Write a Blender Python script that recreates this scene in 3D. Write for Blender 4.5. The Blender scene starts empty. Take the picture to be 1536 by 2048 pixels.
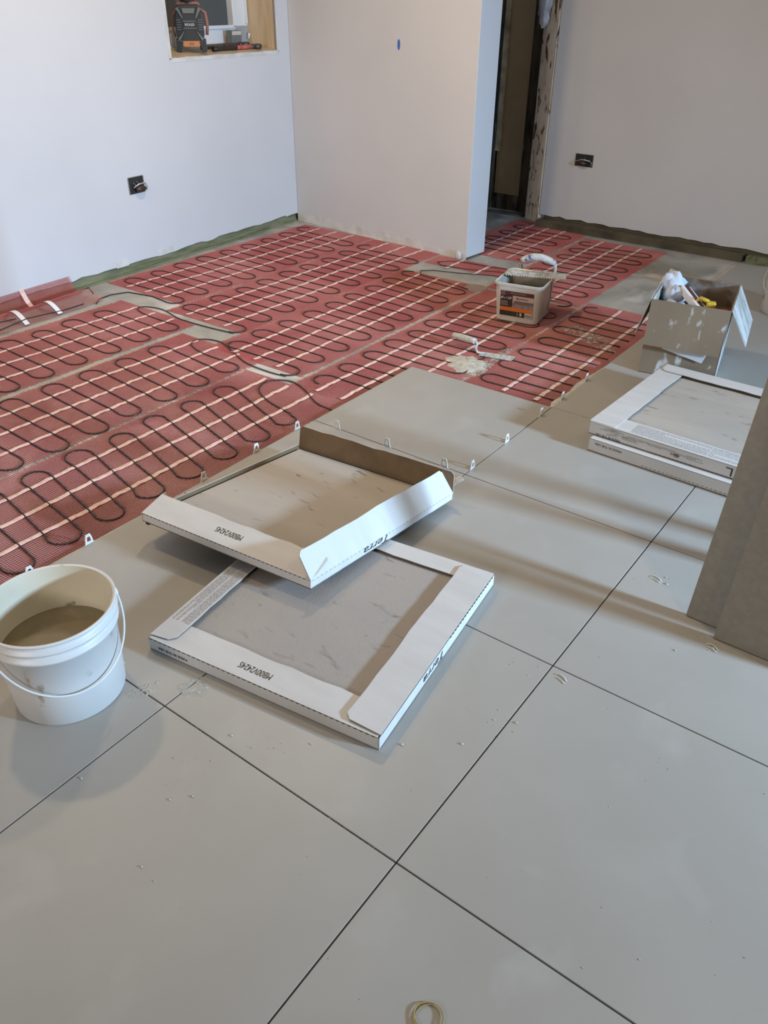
import bpy, bmesh, math, random
from mathutils import Vector, Matrix, noise
sc = bpy.context.scene
C = sc.collection
R = math.radians
rnd = random.Random(7)

# ---------------------------------------------------------------- camera
cam_d = bpy.data.cameras.new('camera'); cam = bpy.data.objects.new('camera', cam_d); C.objects.link(cam)
cam_d.sensor_fit = 'VERTICAL'; cam_d.sensor_height = 24.0; cam_d.lens = 1590.63/2048*24.0
cam_d.clip_start = 0.02
cx, ux, bx_ = Vector((0.80384834, 0.59479191, 0.00710108)), Vector((-0.33134265, 0.43782426, 0.83577627)), Vector((0.49400393, -0.67419026, 0.54902423))
cam.matrix_world = Matrix(((cx.x, ux.x, bx_.x, 0.47166), (cx.y, ux.y, bx_.y, -0.68865), (cx.z, ux.z, bx_.z, 1.28833), (0, 0, 0, 1)))
sc.camera = cam

# ---------------------------------------------------------------- light
W = bpy.data.worlds.new('world'); sc.world = W; W.use_nodes = True
W.node_tree.nodes['Background'].inputs[0].default_value = (0.55, 0.68, 0.95, 1)
W.node_tree.nodes['Background'].inputs[1].default_value = 0.6
sc.view_settings.view_transform = 'Standard'; sc.view_settings.look = 'None'
sc.view_settings.gamma = 1.0; sc.view_settings.use_curve_mapping = False
sc.view_settings.exposure = -0.05

def area(name, loc, target, size, sizey, power, color, shape='RECTANGLE', spread=180):
    d = bpy.data.lights.new(name, 'AREA'); d.shape = shape; d.size = size
    if shape in ('RECTANGLE', 'ELLIPSE'): d.size_y = sizey
    d.energy = power; d.color = color; d.spread = R(spread)
    o = bpy.data.objects.new(name, d); C.objects.link(o)
    o.location = loc
    o.rotation_euler = (Vector(target)-Vector(loc)).to_track_quat('-Z', 'Y').to_euler()
    return o
WARM = (1.0, 0.74, 0.42)
COOL = (0.46, 0.70, 1.0)
# cool daylight entering through the small window in the right wall
area('window_daylight', (3.97, 1.68, 1.38), (-0.5, 1.3, 0.0), 0.32, 0.30, 86, COOL, spread=75)
# added soft fill from behind the camera, brightens the pale back wall
area('rear_fill_light', (-0.6, -3.0, 1.65), (-1.9, 3.3, 1.15), 1.0, 0.8, 18, (1.0, 0.88, 0.78), spread=100)
# recessed warm ceiling lamps (their light sits just below the trims built further down)
CEIL = 2.42
LAMPS = [(-2.25, 0.55, 12), (-1.85, 1.9, 23), (0.9, 0.9, 8), (1.2, -1.6, 0.6)]
for (x, y, pw) in LAMPS:
    area('lamp_light', (x, y, CEIL-0.035), (x, y, 0), 0.15, 0.15, pw, WARM, 'DISK')

# ---------------------------------------------------------------- materials
MATS = {}
def mat(name, col, rough=0.6, col2=None, scale=8.0, detail=4.0, lo=0.4, hi=0.65, bump=0.0, bscale=60.0, metal=0.0,
        col3=None, scale3=3.0, lo3=0.5, hi3=0.6, spec=None, trans=0.0, alpha=1.0, sss=0.0, stretch=None, distort=0.0, voronoi=None):
    m = bpy.data.materials.new(name); m.use_nodes = True; nt = m.node_tree; N = nt.nodes; Lk = nt.links
    b = N['Principled BSDF']
    b.inputs['Roughness'].default_value = rough; b.inputs['Metallic'].default_value = metal
    if spec is not None: b.inputs['Specular IOR Level'].default_value = spec
    b.inputs['Transmission Weight'].default_value = trans
    b.inputs['Alpha'].default_value = alpha
    tc = N.new('ShaderNodeTexCoord'); vec = tc.outputs['Object']
    if stretch:
        mp = N.new('ShaderNodeMapping'); mp.inputs['Scale'].default_value = stretch
        Lk.new(vec, mp.inputs['Vector']); vec = mp.outputs['Vector']
    cur = None
    def ramp_noise(sc_, lo_, hi_, det):
        n = N.new('ShaderNodeTexNoise'); n.inputs['Scale'].default_value = sc_; n.inputs['Detail'].default_value = det
        n.inputs['Distortion'].default_value = distort
        Lk.new(vec, n.inputs['Vector'])
        r = N.new('ShaderNodeMapRange'); r.inputs['From Min'].default_value = lo_; r.inputs['From Max'].default_value = hi_
        Lk.new(n.outputs['Fac'], r.inputs['Value']); return r.outputs['Result']
    def rgb(c): return (c[0], c[1], c[2], 1)
    b.inputs['Base Color'].default_value = rgb(col)
    if col2 is not None:
        mx = N.new('ShaderNodeMix'); mx.data_type = 'RGBA'
        Lk.new(ramp_noise(scale, lo, hi, detail), mx.inputs[0]); mx.inputs[6].default_value = rgb(col); mx.inputs[7].default_value = rgb(col2)
        cur = mx.outputs[2]
        if col3 is not None:
            m2 = N.new('ShaderNodeMix'); m2.data_type = 'RGBA'
            Lk.new(ramp_noise(scale3, lo3, hi3, 6.0), m2.inputs[0]); Lk.new(cur, m2.inputs[6]); m2.inputs[7].default_value = rgb(col3)
            cur = m2.outputs[2]
        Lk.new(cur, b.inputs['Base Color'])
    if bump:
        if voronoi:
            n = N.new('ShaderNodeTexVoronoi'); n.inputs['Scale'].default_value = voronoi; out = n.outputs['Distance']
        else:
            n = N.new('ShaderNodeTexNoise'); n.inputs['Scale'].default_value = bscale; n.inputs['Detail'].default_value = 5; out = n.outputs['Fac']
        Lk.new(vec, n.inputs['Vector'])
        bp = N.new('ShaderNodeBump'); bp.inputs['Strength'].default_value = bump; bp.inputs['Distance'].default_value = 0.004
        Lk.new(out, bp.inputs['Height']); Lk.new(bp.outputs['Normal'], b.inputs['Normal'])
    MATS[name] = m; return m

mat('drywall', (0.655, 0.655, 0.665), 0.75, (0.61, 0.61, 0.62), 1.3, 3, 0.4, 0.7, bump=0.03, bscale=25)
mat('mud', (0.70, 0.69, 0.66), 0.8, (0.58, 0.56, 0.52), 14, 5, bump=0.5, bscale=40)
mat('ceiling', (0.78, 0.77, 0.75), 0.85)
mat('tile', (0.365, 0.348, 0.312), 0.42, (0.39, 0.374, 0.338), 3.2, 8, 0.42, 0.66, bump=0.02, bscale=300,
    col3=(0.425, 0.41, 0.375), scale3=5.5, lo3=0.58, hi3=0.80, distort=0.4)
mat('tile_dark', (0.235, 0.215, 0.175), 0.5, (0.265, 0.243, 0.20), 60, 5, 0.4, 0.65, bump=0.02, bscale=300)
mat('tile_back', (0.40, 0.36, 0.31), 0.7, (0.46, 0.415, 0.36), 4, 6, 0.4, 0.65, bump=0.06, bscale=120,
    col3=(0.15, 0.145, 0.13), scale3=30, lo3=0.63, hi3=0.76, stretch=(0.45, 1.5, 1), distort=0.8)
mat('tile_waffle', (0.37, 0.335, 0.30), 0.7, (0.35, 0.325, 0.30), 9, 7, 0.42, 0.66, bump=0.12, voronoi=190,
    col3=(0.19, 0.175, 0.16), scale3=24, lo3=0.62, hi3=0.78, stretch=(0.6, 1.6, 1), distort=0.7)
mat('slab', (0.44, 0.42, 0.375), 0.8, (0.27, 0.27, 0.25), 3.5, 9, 0.40, 0.64, bump=0.35, bscale=30,
    col3=(0.62, 0.61, 0.58), scale3=2.4, lo3=0.54, hi3=0.66, distort=0.8)
mat('plate_wood', (0.20, 0.20, 0.12), 0.8, (0.11, 0.125, 0.06), 6, 6, bump=0.3, bscale=30, stretch=(8, 1, 8))
mat('plate_dark', (0.115, 0.095, 0.055), 0.85, (0.05, 0.04, 0.025), 5, 6, bump=0.3, bscale=30)
mat('black_gap', (0.012, 0.011, 0.01), 0.9)
mat('thread', (0.40, 0.075, 0.07), 0.55, (0.56, 0.19, 0.17), 2.2, 6, 0.38, 0.66)
mat('cable', (0.022, 0.014, 0.013), 0.5)
mat('tape', (0.78, 0.60, 0.54), 0.55, (0.70, 0.45, 0.40), 60, 3, 0.45, 0.6)
mat('white_tape', (0.78, 0.78, 0.80), 0.5)
mat('carton', (0.60, 0.59, 0.57), 0.6, (0.55, 0.54, 0.52), 5, 6, 0.4, 0.68, bump=0.05, bscale=60, stretch=(1, 5, 1))
mat('kraft', (0.20, 0.135, 0.075), 0.85, (0.155, 0.105, 0.06), 12, 5, bump=0.1, bscale=80)
mat('kraft_gray', (0.235, 0.18, 0.12), 0.8, (0.19, 0.145, 0.095), 4, 5, 0.4, 0.65, col3=(0.55, 0.55, 0.53), scale3=24, lo3=0.61, hi3=0.70, bump=0.1, bscale=60, stretch=(1, 1, 0.5))
mat('kraft_white', (0.52, 0.52, 0.50), 0.7, (0.33, 0.32, 0.29), 14, 6, 0.45, 0.6, bump=0.3, bscale=60, stretch=(1, 1, 0.4))
mat('kraft_stained', (0.12, 0.075, 0.045), 0.85, (0.30, 0.29, 0.27), 7, 6, 0.44, 0.58, bump=0.2)
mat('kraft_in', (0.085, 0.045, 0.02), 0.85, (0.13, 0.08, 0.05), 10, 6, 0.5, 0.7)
mat('ink', (0.03, 0.03, 0.035), 0.6)
mat('ink_gray', (0.22, 0.22, 0.23), 0.6)
mat('bucket', (0.70, 0.70, 0.68), 0.38, (0.66, 0.65, 0.62), 6, 6, 0.45, 0.7, col3=(0.42, 0.38, 0.28), scale3=20, lo3=0.655, hi3=0.72, stretch=(1, 1, 0.6))
mat('bucket_in', (0.66, 0.61, 0.48), 0.5, (0.58, 0.52, 0.39), 4, 6, 0.45, 0.65, col3=(0.20, 0.17, 0.12), scale3=12, lo3=0.65, hi3=0.70)
mat('murky', (0.26, 0.20, 0.11), 0.12, (0.31, 0.245, 0.15), 9, 8, 0.42, 0.66, col3=(0.45, 0.38, 0.26), scale3=26, lo3=0.68, hi3=0.74, bump=0.05, bscale=30, distort=0.8)
mat('wire', (0.75, 0.76, 0.76), 0.35)
mat('tub', (0.60, 0.57, 0.49), 0.35, (0.52, 0.49, 0.42), 9, 5)
mat('tub_mud', (0.40, 0.37, 0.32), 0.8, (0.32, 0.30, 0.26), 20, 5, bump=0.6, bscale=50)
mat('label_black', (0.035, 0.025, 0.022), 0.4)
mat('label_maroon', (0.10, 0.025, 0.018), 0.4)
mat('label_orange', (0.62, 0.17, 0.025), 0.4)
mat('label_pink', (0.52, 0.38, 0.33), 0.45)
mat('label_white', (0.62, 0.57, 0.52), 0.45)
mat('label_green', (0.12, 0.22, 0.04), 0.45)
mat('label_tan', (0.30, 0.22, 0.19), 0.45, (0.20, 0.16, 0.17), 90, 2, 0.45, 0.55, stretch=(6, 1, 0.2))
mat('muddy_steel', (0.56, 0.57, 0.54), 0.65, (0.36, 0.36, 0.33), 60, 5, 0.45, 0.6, bump=0.7, bscale=90)
mat('muddy_grip', (0.60, 0.60, 0.57), 0.75, (0.48, 0.48, 0.45), 40, 6, 0.4, 0.6, bump=0.9, bscale=70, col3=(0.09, 0.13, 0.28), scale3=38, lo3=0.61, hi3=0.64)
mat('mortar', (0.55, 0.53, 0.46), 0.85, (0.45, 0.43, 0.37), 40, 6, bump=0.8, bscale=60)
mat('clip', (0.72, 0.72, 0.68), 0.35)
mat('grate', (0.10, 0.095, 0.085), 0.6)
mat('grate_rim', (0.30, 0.28, 0.24), 0.6)
mat('rubber_band', (0.42, 0.31, 0.11), 0.45)
mat('rusty_post', (0.88, 0.82, 0.70), 0.8, (0.74, 0.64, 0.50), 8, 6, 0.4, 0.6, col3=(0.14, 0.07, 0.035), scale3=16, lo3=0.545, hi3=0.62, bump=0.3, bscale=30, stretch=(1.6, 1.6, 0.55), distort=0.8)
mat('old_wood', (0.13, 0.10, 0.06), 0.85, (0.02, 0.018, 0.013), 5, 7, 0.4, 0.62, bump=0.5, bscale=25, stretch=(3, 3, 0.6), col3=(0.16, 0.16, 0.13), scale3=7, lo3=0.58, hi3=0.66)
mat('old_panel', (0.56, 0.44, 0.25), 0.75, (0.48, 0.37, 0.21), 3, 5, 0.4, 0.6, bump=0.08, bscale=20)
mat('old_trim', (0.80, 0.72, 0.50), 0.7, (0.26, 0.20, 0.12), 6, 5)
mat('old_floor', (0.16, 0.145, 0.11), 0.85, (0.08, 0.07, 0.05), 9, 6)
mat('plastic_film', (0.72, 0.73, 0.75), 0.2, (0.50, 0.51, 0.54), 9, 5, 0.45, 0.55, bump=0.9, bscale=20)
mat('plywood', (0.66, 0.51, 0.33), 0.6, (0.58, 0.43, 0.26), 5, 5, 0.4, 0.65, stretch=(6, 6, 0.9), distort=1.0)
mat('vinyl', (0.80, 0.82, 0.84), 0.35)
mat('screen', (0.085, 0.095, 0.10), 0.35)
mat('box_black', (0.02, 0.022, 0.022), 0.5)
mat('metal_light', (0.50, 0.50, 0.48), 0.4, metal=0.6)
mat('metal_dark', (0.14, 0.13, 0.12), 0.4, metal=0.7)
mat('brown_plastic', (0.045, 0.025, 0.02), 0.35)
mat('radio_dark', (0.035, 0.038, 0.037), 0.45)
mat('radio_gray', (0.17, 0.18, 0.175), 0.4)
mat('radio_orange', (0.55, 0.22, 0.08), 0.5)
mat('radio_rust', (0.33, 0.14, 0.10), 0.5)
mat('cloth', (0.13, 0.12, 0.14), 0.9, (0.05, 0.05, 0.06), 30, 4)
mat('red_grip', (0.42, 0.07, 0.06), 0.5, (0.55, 0.16, 0.13), 40, 4)
mat('blue_tape', (0.05, 0.14, 0.50), 0.6)
mat('rag', (0.62, 0.68, 0.78), 0.8, (0.50, 0.55, 0.66), 12, 5, bump=0.4, bscale=20)
mat('yellow', (0.60, 0.42, 0.04), 0.45)
mat('red_tool', (0.42, 0.03, 0.025), 0.4)
mat('maroon', (0.10, 0.03, 0.035), 0.4)
mat('lumber', (0.45, 0.33, 0.19), 0.7, (0.38, 0.27, 0.15), 5, 5, stretch=(6, 6, 0.8))
mat('lamp_trim', (0.8, 0.8, 0.8), 0.5)
mat('paper', (0.62, 0.66, 0.70), 0.7)
lm = mat('lamp_glow', (0.9, 0.85, 0.75), 0.5)
lm.node_tree.nodes['Principled BSDF'].inputs['Emission Color'].default_value = (1, 0.85, 0.65, 1)
lm.node_tree.nodes['Principled BSDF'].inputs['Emission Strength'].default_value = 4

tm = mat('thin_mortar', (0.55, 0.54, 0.48), 0.85)
nt = tm.node_tree; tn = nt.nodes.new('ShaderNodeTexNoise'); tn.inputs['Scale'].default_value = 55; tn.inputs['Detail'].default_value = 6; tn.inputs['Distortion'].default_value = 1.5
tmr = nt.nodes.new('ShaderNodeMapRange'); tmr.inputs['From Min'].default_value = 0.45; tmr.inputs['From Max'].default_value = 0.62; tmr.inputs['To Max'].default_value = 0.75
tco = nt.nodes.new('ShaderNodeTexCoord'); nt.links.new(tco.outputs['Object'], tn.inputs['Vector'])
nt.links.new(tn.outputs['Fac'], tmr.inputs['Value']); nt.links.new(tmr.outputs['Result'], nt.nodes['Principled BSDF'].inputs['Alpha'])

# ---------------------------------------------------------------- helpers
class MB:
    def __init__(s): s.v = []; s.f = []; s.smooth = []
    def add(s, vs, fs, sm=False):
        n = len(s.v); s.v += [tuple(v) for v in vs]; s.f += [tuple(i+n for i in f) for f in fs]; s.smooth += [sm]*len(fs); return s
    def frame(s, o, a, b, c):            # box from a corner and three edge vectors
        o, a, b, c = map(Vector, (o, a, b, c))
        if a.cross(b).dot(c) < 0: a, b = b, a
        return s.add([o, o+a, o+a+b, o+b, o+c, o+a+c, o+a+b+c, o+b+c],
                     [(3, 2, 1, 0), (4, 5, 6, 7), (0, 1, 5, 4), (1, 2, 6, 5), (2, 3, 7, 6), (3, 0, 4, 7)])
    def box(s, x0, x1, y0, y1, z0, z1): return s.frame((x0, y0, z0), (x1-x0, 0, 0), (0, y1-y0, 0), (0, 0, z1-z0))
    def cbox(s, c, d, rz=0):
        m = Matrix.Rotation(rz, 3, 'Z'); a, b, e = m@Vector((d[0], 0, 0)), m@Vector((0, d[1], 0)), Vector((0, 0, d[2]))
        return s.frame(Vector(c)-(a+b+e)/2, a, b, e)
    def prism(s, pts, ext):              # flat polygon extruded by ext
        ext = Vector(ext); pts = [Vector(p) for p in pts]; n = len(pts)
        nn = Vector((0, 0, 0))
        for i in range(n): nn += pts[i].cross(pts[(i+1) % n])
        if nn.dot(ext) < 0: pts.reverse()
        return s.add(pts+[p+ext for p in pts], [tuple(reversed(range(n))), tuple(range(n, 2*n))] + [(i, (i+1) % n, n+(i+1) % n, n+i) for i in range(n)])
    def tube(s, pts, r, seg=8, closed=False, rf=None):
        pts = [Vector(p) for p in pts]; n = len(pts); vs = []; fs = []; prev = None
        for i, p in enumerate(pts):
            if closed: t = pts[(i+1) % n]-pts[i-1]
            else: t = pts[min(i+1, n-1)]-pts[max(i-1, 0)]
            if t.length < 1e-9: t = Vector((0, 0, 1))
            t.normalize()
            if prev is None:
                a = Vector((0, 0, 1)) if abs(t.z) < 0.9 else Vector((1, 0, 0)); u = t.cross(a).normalized()
            else: u = (prev-t*prev.dot(t)).normalized()
            prev = u; w = t.cross(u); rr = rf(i/(n-1)) if rf else r
            for k in range(seg):
                a = 2*math.pi*k/seg; vs.append(p+(u*math.cos(a)+w*math.sin(a))*rr)
        m = n if closed else n-1
        for i in range(m):
            for k in range(seg):
                a, b = i*seg+k, i*seg+(k+1) % seg; c, d = ((i+1) % n)*seg+(k+1) % seg, ((i+1) % n)*seg+k
                fs.append((a, b, c, d))
        if not closed: fs += [tuple(reversed(range(seg))), tuple(range((n-1)*seg, n*seg))]
        return s.add(vs, fs, True)
    def lathe(s, prof, c=(0, 0, 0), seg=64, sx=1.0):
        vs = []; fs = []; n = len(prof)
        for k in range(seg):
            a = 2*math.pi*k/seg
            for r, z in prof: vs.append((c[0]+r*math.cos(a), c[1]+r*math.sin(a), c[2]+z))
        for k in range(seg):
            k2 = (k+1) % seg
            for i in range(n-1): fs.append((k*n+i, k2*n+i, k2*n+i+1, k*n+i+1))
        return s.add(vs, fs, True)
    def ball(s, c, r, sq=(1, 1, 1), seg=12, jit=0):
        vs = []; fs = []; rings = seg//2
        for i in range(rings+1):
            ph = math.pi*i/rings
            for k in range(seg):
                a = 2*math.pi*k/seg; d = Vector((math.sin(ph)*math.cos(a), math.sin(ph)*math.sin(a), math.cos(ph)))
                q = 1+jit*noise.noise(d*2.3+Vector(c)*31)
                vs.append((c[0]+d.x*r*sq[0]*q, c[1]+d.y*r*sq[1]*q, c[2]+d.z*r*sq[2]*q))
        for i in range(rings):
            for k in range(seg): fs.append((i*seg+k, (i+1)*seg+k, (i+1)*seg+(k+1) % seg, i*seg+(k+1) % seg))
        return s.add(vs, fs, True)
    def build(s, name, m, parent=None, bevel=0, loc=None):
        me = bpy.data.meshes.new(name)
        vs = s.v
        if loc is not None: vs = [tuple(Vector(v)-Vector(loc)) for v in vs]
        me.from_pydata(vs, [], s.f); me.validate(); me.update()
        for p, sm in zip(me.polygons, s.smooth): p.use_smooth = sm
        me.materials.append(MATS[m] if isinstance(m, str) else m)
        o = bpy.data.objects.new(name, me); C.objects.link(o)
        if loc is not None: o.location = loc
        if parent: o.parent = parent
        if bevel:
            b = o.modifiers.new('bevel', 'BEVEL'); b.width = bevel; b.segments = 2; b.limit_method = 'ANGLE'
        return o

def thing(name, label, cat, loc=(0, 0, 0), rz=0, group=None):
    o = bpy.data.objects.new(name, None); C.objects.link(o); o.empty_display_size = 0.05
    o.location = loc; o.rotation_euler = (0, 0, rz); o['label'] = label; o['category'] = cat
    if group: o['group'] = group
    return o
def tag(o, label, cat, group=None, kind=None):
    o['label'] = label; o['category'] = cat
    if group: o['group'] = group
    if kind: o['kind'] = kind
    return o
def struct(o, label=None):
    o['kind'] = 'structure'
    if label: o['label'] = label
    return o
def text(s, size, m, parent, matrix, sx=1.0, name='printed_text', ext=0.0002, shear=0.0):
    cu = bpy.data.curves.new('t', 'FONT'); cu.body = s; cu.size = size; cu.extrude = ext; cu.shear = shear
    cu.align_x = 'CENTER'; cu.align_y = 'CENTER'; cu.resolution_u = 3
    t = bpy.data.objects.new('t', cu); C.objects.link(t)
    me = bpy.data.meshes.new_from_object(t); bpy.data.objects.remove(t); bpy.data.curves.remove(cu)
    me.transform(Matrix.Diagonal((sx, 1, 1, 1))); me.materials.clear(); me.materials.append(MATS[m])
    o = bpy.data.objects.new(name, me); C.objects.link(o)
    o.parent = parent; o.matrix_local = matrix
    return o
def basis(o, x, y, z=None):
    x = Vector(x).normalized(); y = Vector(y); y = (y-x*y.dot(x)).normalized(); z = x.cross(y)
    return Matrix(((x.x, y.x, z.x, o[0]), (x.y, y.y, z.y, o[1]), (x.z, y.z, z.z, o[2]), (0, 0, 0, 1)))

T = 0.6125           # tile module
SLAB = -0.014

# ================================================================ THE SETTING
b = MB()
n = 60
b.box(-4.3, 4.3, -3.2, 6.2, SLAB-0.1, SLAB)
struct(b.build('floor', 'slab'), 'bare grey concrete slab under the heating mats')

# laid tiles: one tiled surface, separate slabs of tile with open joints
g = 0.0016
tb = MB()
def tile(x0, x1, y0, y1):
    tb.box(x0+g, x1-g, y0+g, y1-g, -0.0095, 0.0)
for i in range(-5, 7):
    y0, y1 = i*T, (i+1)*T
    for j in range(-2, 6):
        x0, x1 = j*T, (j+1)*T
        if j == -2 and i > 2: continue
        if j == -2: x0 = -1.243
        if i == 6: y1 = 4.19
        tile(x0, x1, y0, y1)
tl = tb.build('floor.001', 'tile', bevel=0.0009); struct(tl, 'large grey floor tiles laid with open joints')

# frames of the slanted walls
LO, LT, LN = Vector((-3.17, 1.18, 0)), Vector((-0.05302, 0.99859, 0)), Vector((0.99859, 0.05302, 0))
def lw(s, z, d=0.0): return LO+LT*s-LN*d+Vector((0, 0, z))      # d = depth behind the wall face
PO, PT = Vector((-3.29, 3.44, 0)), Vector((0.99619, -0.0872, 0)); PN = Vector((-0.0872, -0.99619, 0))
def pw(s, z, d=0.0): return PO+PT*s-PN*d+Vector((0, 0, z))
BO, BT = Vector((-1.975, 4.375, 0)), Vector((0.9992, -0.040, 0)); BN = Vector((-0.040, -0.9992, 0))
def bw(s, z, d=0.0): return BO+BT*s-BN*d+Vector((0, 0, z))

def ragged(fn, s0, s1, zb, zt, thick, step=0.05, amp=0.006, seed=0):
    """drywall sheet with a ragged bottom edge"""
    r = random.Random(seed); m = MB(); k = max(2, int((s1-s0)/step)); pts = [fn(s0+(s1-s0)*i/k, zb(s0+(s1-s0)*i/k)+r.uniform(-amp, amp)) for i in range(k+1)]
    nrm = (fn(0, 0, 1)-fn(0, 0, 0)); vs = []
    for i, p in enumerate(pts):
        t = Vector((p.x, p.y, zt)); vs += [p, t, p+nrm*thick, t+nrm*thick]
    fs = []
    for i in range(k):
        a, c = i*4, (i+1)*4
        fs += [(a, c, c+1, a+1), (a+2, a+3, c+3, c+2), (a, a+2, c+2, c), (a+1, c+1, c+3, a+3)]
    fs += [(0, 1, 3, 2), (k*4, k*4+2, k*4+3, k*4+1)]
    return m.add(vs, fs)
# ---- left wall with its window niche
S0, S1, SE = 1.298, 2.141, 2.263        # opening and corner along the wall
ZS, ZT = 0.985, 1.95
zb_left = lambda s: 0.036+0.010*(noise.noise(Vector((s*1.3, 3, 0))))
m = ragged(lw, -4.6, S0, zb_left, CEIL, 0.0127, seed=1)
m2 = ragged(lw, S0, S1, zb_left, ZS, 0.0127, seed=2); m.add(m2.v, m2.f)
m3 = ragged(lw, S1, SE, zb_left, CEIL, 0.0127, seed=3); m.add(m3.v, m3.f)
m.prism([lw(S0, ZT), lw(S1, ZT), lw(S1, CEIL), lw(S0, CEIL)], -LN*0.0127)
# wall core behind the plasterboard (with the niche cut through it)
for (a, b_, z0, z1) in ((-4.6, S0-.02, .04, CEIL), (S1+.02, SE+.1, .04, CEIL), (S0-.02, S1+.02, .04, ZS-.03), (S0-.02, S1+.02, ZT+.02, CEIL)):
    m.prism([lw(a, z0, .0127), lw(b_, z0, .0127), lw(b_, z1, .0127), lw(a, z1, .0127)], -LN*0.25)
struct(m.build('wall_left', 'drywall'))
# corner-bead strips around the niche
m = MB()
for (sa, sb, za, zb) in ((S0-.022, S0-.002, ZS-.01, ZT), (S1+.004, S1+.02, ZS-.01, ZT), (S0-.02, S1+.02, ZS-.022, ZS-.003)):
    m.prism([lw(sa, za, -.0015), lw(sb, za+(.0), -.0015), lw(sb, zb, -.0015), lw(sa, zb, -.0015)], -LN*.0015)
struct(m.build('trim_1', 'mud'), 'white joint compound strip around the window opening')
# exposed bottom plate
m = MB()
m.prism([lw(-4.6, SLAB, -.004), lw(SE-.02, SLAB, -.004), lw(SE-.02, 0.046, .010), lw(-4.6, 0.046, .010)], -LN*0.08)
m.prism([lw(-4.6, SLAB, -.022), lw(SE-.3, SLAB, -.018), lw(SE-.3, -0.002, -.018), lw(-4.6, -0.002, -.022)], -LN*0.03)
struct(m.build('baseboard_left', 'plate_wood'), 'exposed greenish bottom plate of the left wall')
m = MB()
for s, w, z, c in ((0.72, .035, .060, 0), (1.28, .0, .0, 0)):
    if w: m.prism([lw(s, .03, -.001), lw(s+w*2.4, .03, -.001), lw(s+w*2.4, z+.012, -.001), lw(s, z+.012, -.001)], -LN*.001)
m.prism([lw(1.02, .028, -.0012), lw(1.13, .034, -.0012), lw(1.13, .066, -.0012), lw(1.02, .062, -.0012)], -LN*.001)
struct(m.build('trim_2', 'mud'), 'pale patches of joint compound low on the left wall')

# ---- window niche
d = 0.215
zi = ZS+0.030
m = MB()
m.add([lw(S0, ZS, 0), lw(S1, ZS, 0), lw(S1-.004, zi, d), lw(S0+.004, zi, d), lw(S0, ZS-.02, 0), lw(S1, ZS-.02, 0), lw(S1-.004, zi-.02, d), lw(S0+.004, zi-.02, d)],
      [(3, 2, 1, 0)[::-1], (4, 5, 6, 7)[::-1], (0, 4, 5, 1)[::-1], (1, 5, 6, 2)[::-1], (2, 6, 7, 3)[::-1], (3, 7, 4, 0)[::-1]])
m.prism([lw(S1, ZS, 0), lw(S1, ZS+.03, d), lw(S1, ZT, d), lw(S1, ZT, 0)], LT*0.018)
m.prism([lw(S0, ZS, 0), lw(S0, ZS+.03, d), lw(S0, ZT, d), lw(S0, ZT, 0)], -LT*0.018)
m.prism([lw(S0, ZT, 0), lw(S1, ZT, 0), lw(S1, ZT, d), lw(S0, ZT, d)], (0, 0, 0.018))
win = thing('window_1', 'deep window niche lined with pale plywood above the left wall', 'window'); win['kind'] = 'structure'; del win['category']
m.build('window_lining', 'plywood', win)
m = MB()
fz0 = zi-.01; FR = [(S0-.01, S1+.01, fz0, fz0+.10), (S0-.01, S0+.07, fz0, ZT), (S1-.115, S1+.01, fz0, ZT), (S0-.01, S1+.01, ZT-.08, ZT)]
for a, b_, z0, z1 in FR: m.prism([lw(a, z0, d), lw(b_, z0, d), lw(b_, z1, d), lw(a, z1, d)], -LN*0.05)
m.prism([lw(S1-.135, fz0+.085, d-.012), lw(S1-.113, fz0+.085, d-.012), lw(S1-.113, ZT, d-.012), lw(S1-.135, ZT, d-.012)], -LN*0.05)
m.prism([lw(S0+.05, fz0+.088, d-.012), lw(S1-.113, fz0+.088, d-.012), lw(S1-.113, fz0+.104, d-.012), lw(S0+.05, fz0+.104, d-.012)], -LN*0.05)
m.build('window_frame', 'vinyl', win, bevel=0.002)
MB().prism([lw(S0, fz0+.05, d+.03), lw(S1-.1, fz0+.05, d+.03), lw(S1-.1, ZT-.02, d+.03), lw(S0, ZT-.02, d+.03)], -LN*0.004).build('pane', 'screen', win)
m = MB()
m.prism([lw(S1-.022, zi+.10, d-.012), lw(S1-.008, zi+.10, d-.012), lw(S1-.008, zi+.23, d-.012), lw(S1-.022, zi+.23, d-.012)], -LN*.012)
m.tube([lw(S1-.012, zi+.02, d-.01), lw(S1-.012, zi+.05, d-.02)], .007, 8)
m.build('latch', 'vinyl', win)

# ---- pier (short wall with the blue-lit end)
m = MB()
PL = 1.400; PD = 0.18
m.prism([pw(0, 0.0), pw(PL, 0.0), pw(PL, CEIL), pw(0, CEIL)], -PN*PD)
struct(m.build('wall_back', 'drywall', bevel=0.002))
m = MB()
r = random.Random(5)
for i in range(28):
    s = i*PL/28; h = r.uniform(.012, .045)
    m.prism([pw(s, SLAB, -.002), pw(s+PL/28, SLAB, -.002), pw(s+PL/28, h, -.001), pw(s, h+r.uniform(-.004, .004), -.001)], PN*-.002)
m.ball(pw(PL-.045, .012, -.014), .022, (1, .6, 1.3), 10, .5)
struct(m.build('baseboard_back', 'mud'), 'rough unpainted bottom edge of the short back wall')
# blue mark
o = MB().prism([pw(.868+.0125*math.cos(a)*.75, 1.04+.026*math.sin(a), -.001) for a in [i*math.pi/7 for i in range(14)]], PN*-.001)
bt = o.build('blue_tape', 'blue_tape')
tag(bt, 'small torn bit of blue tape stuck high on the pale back wall', 'tape')

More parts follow.
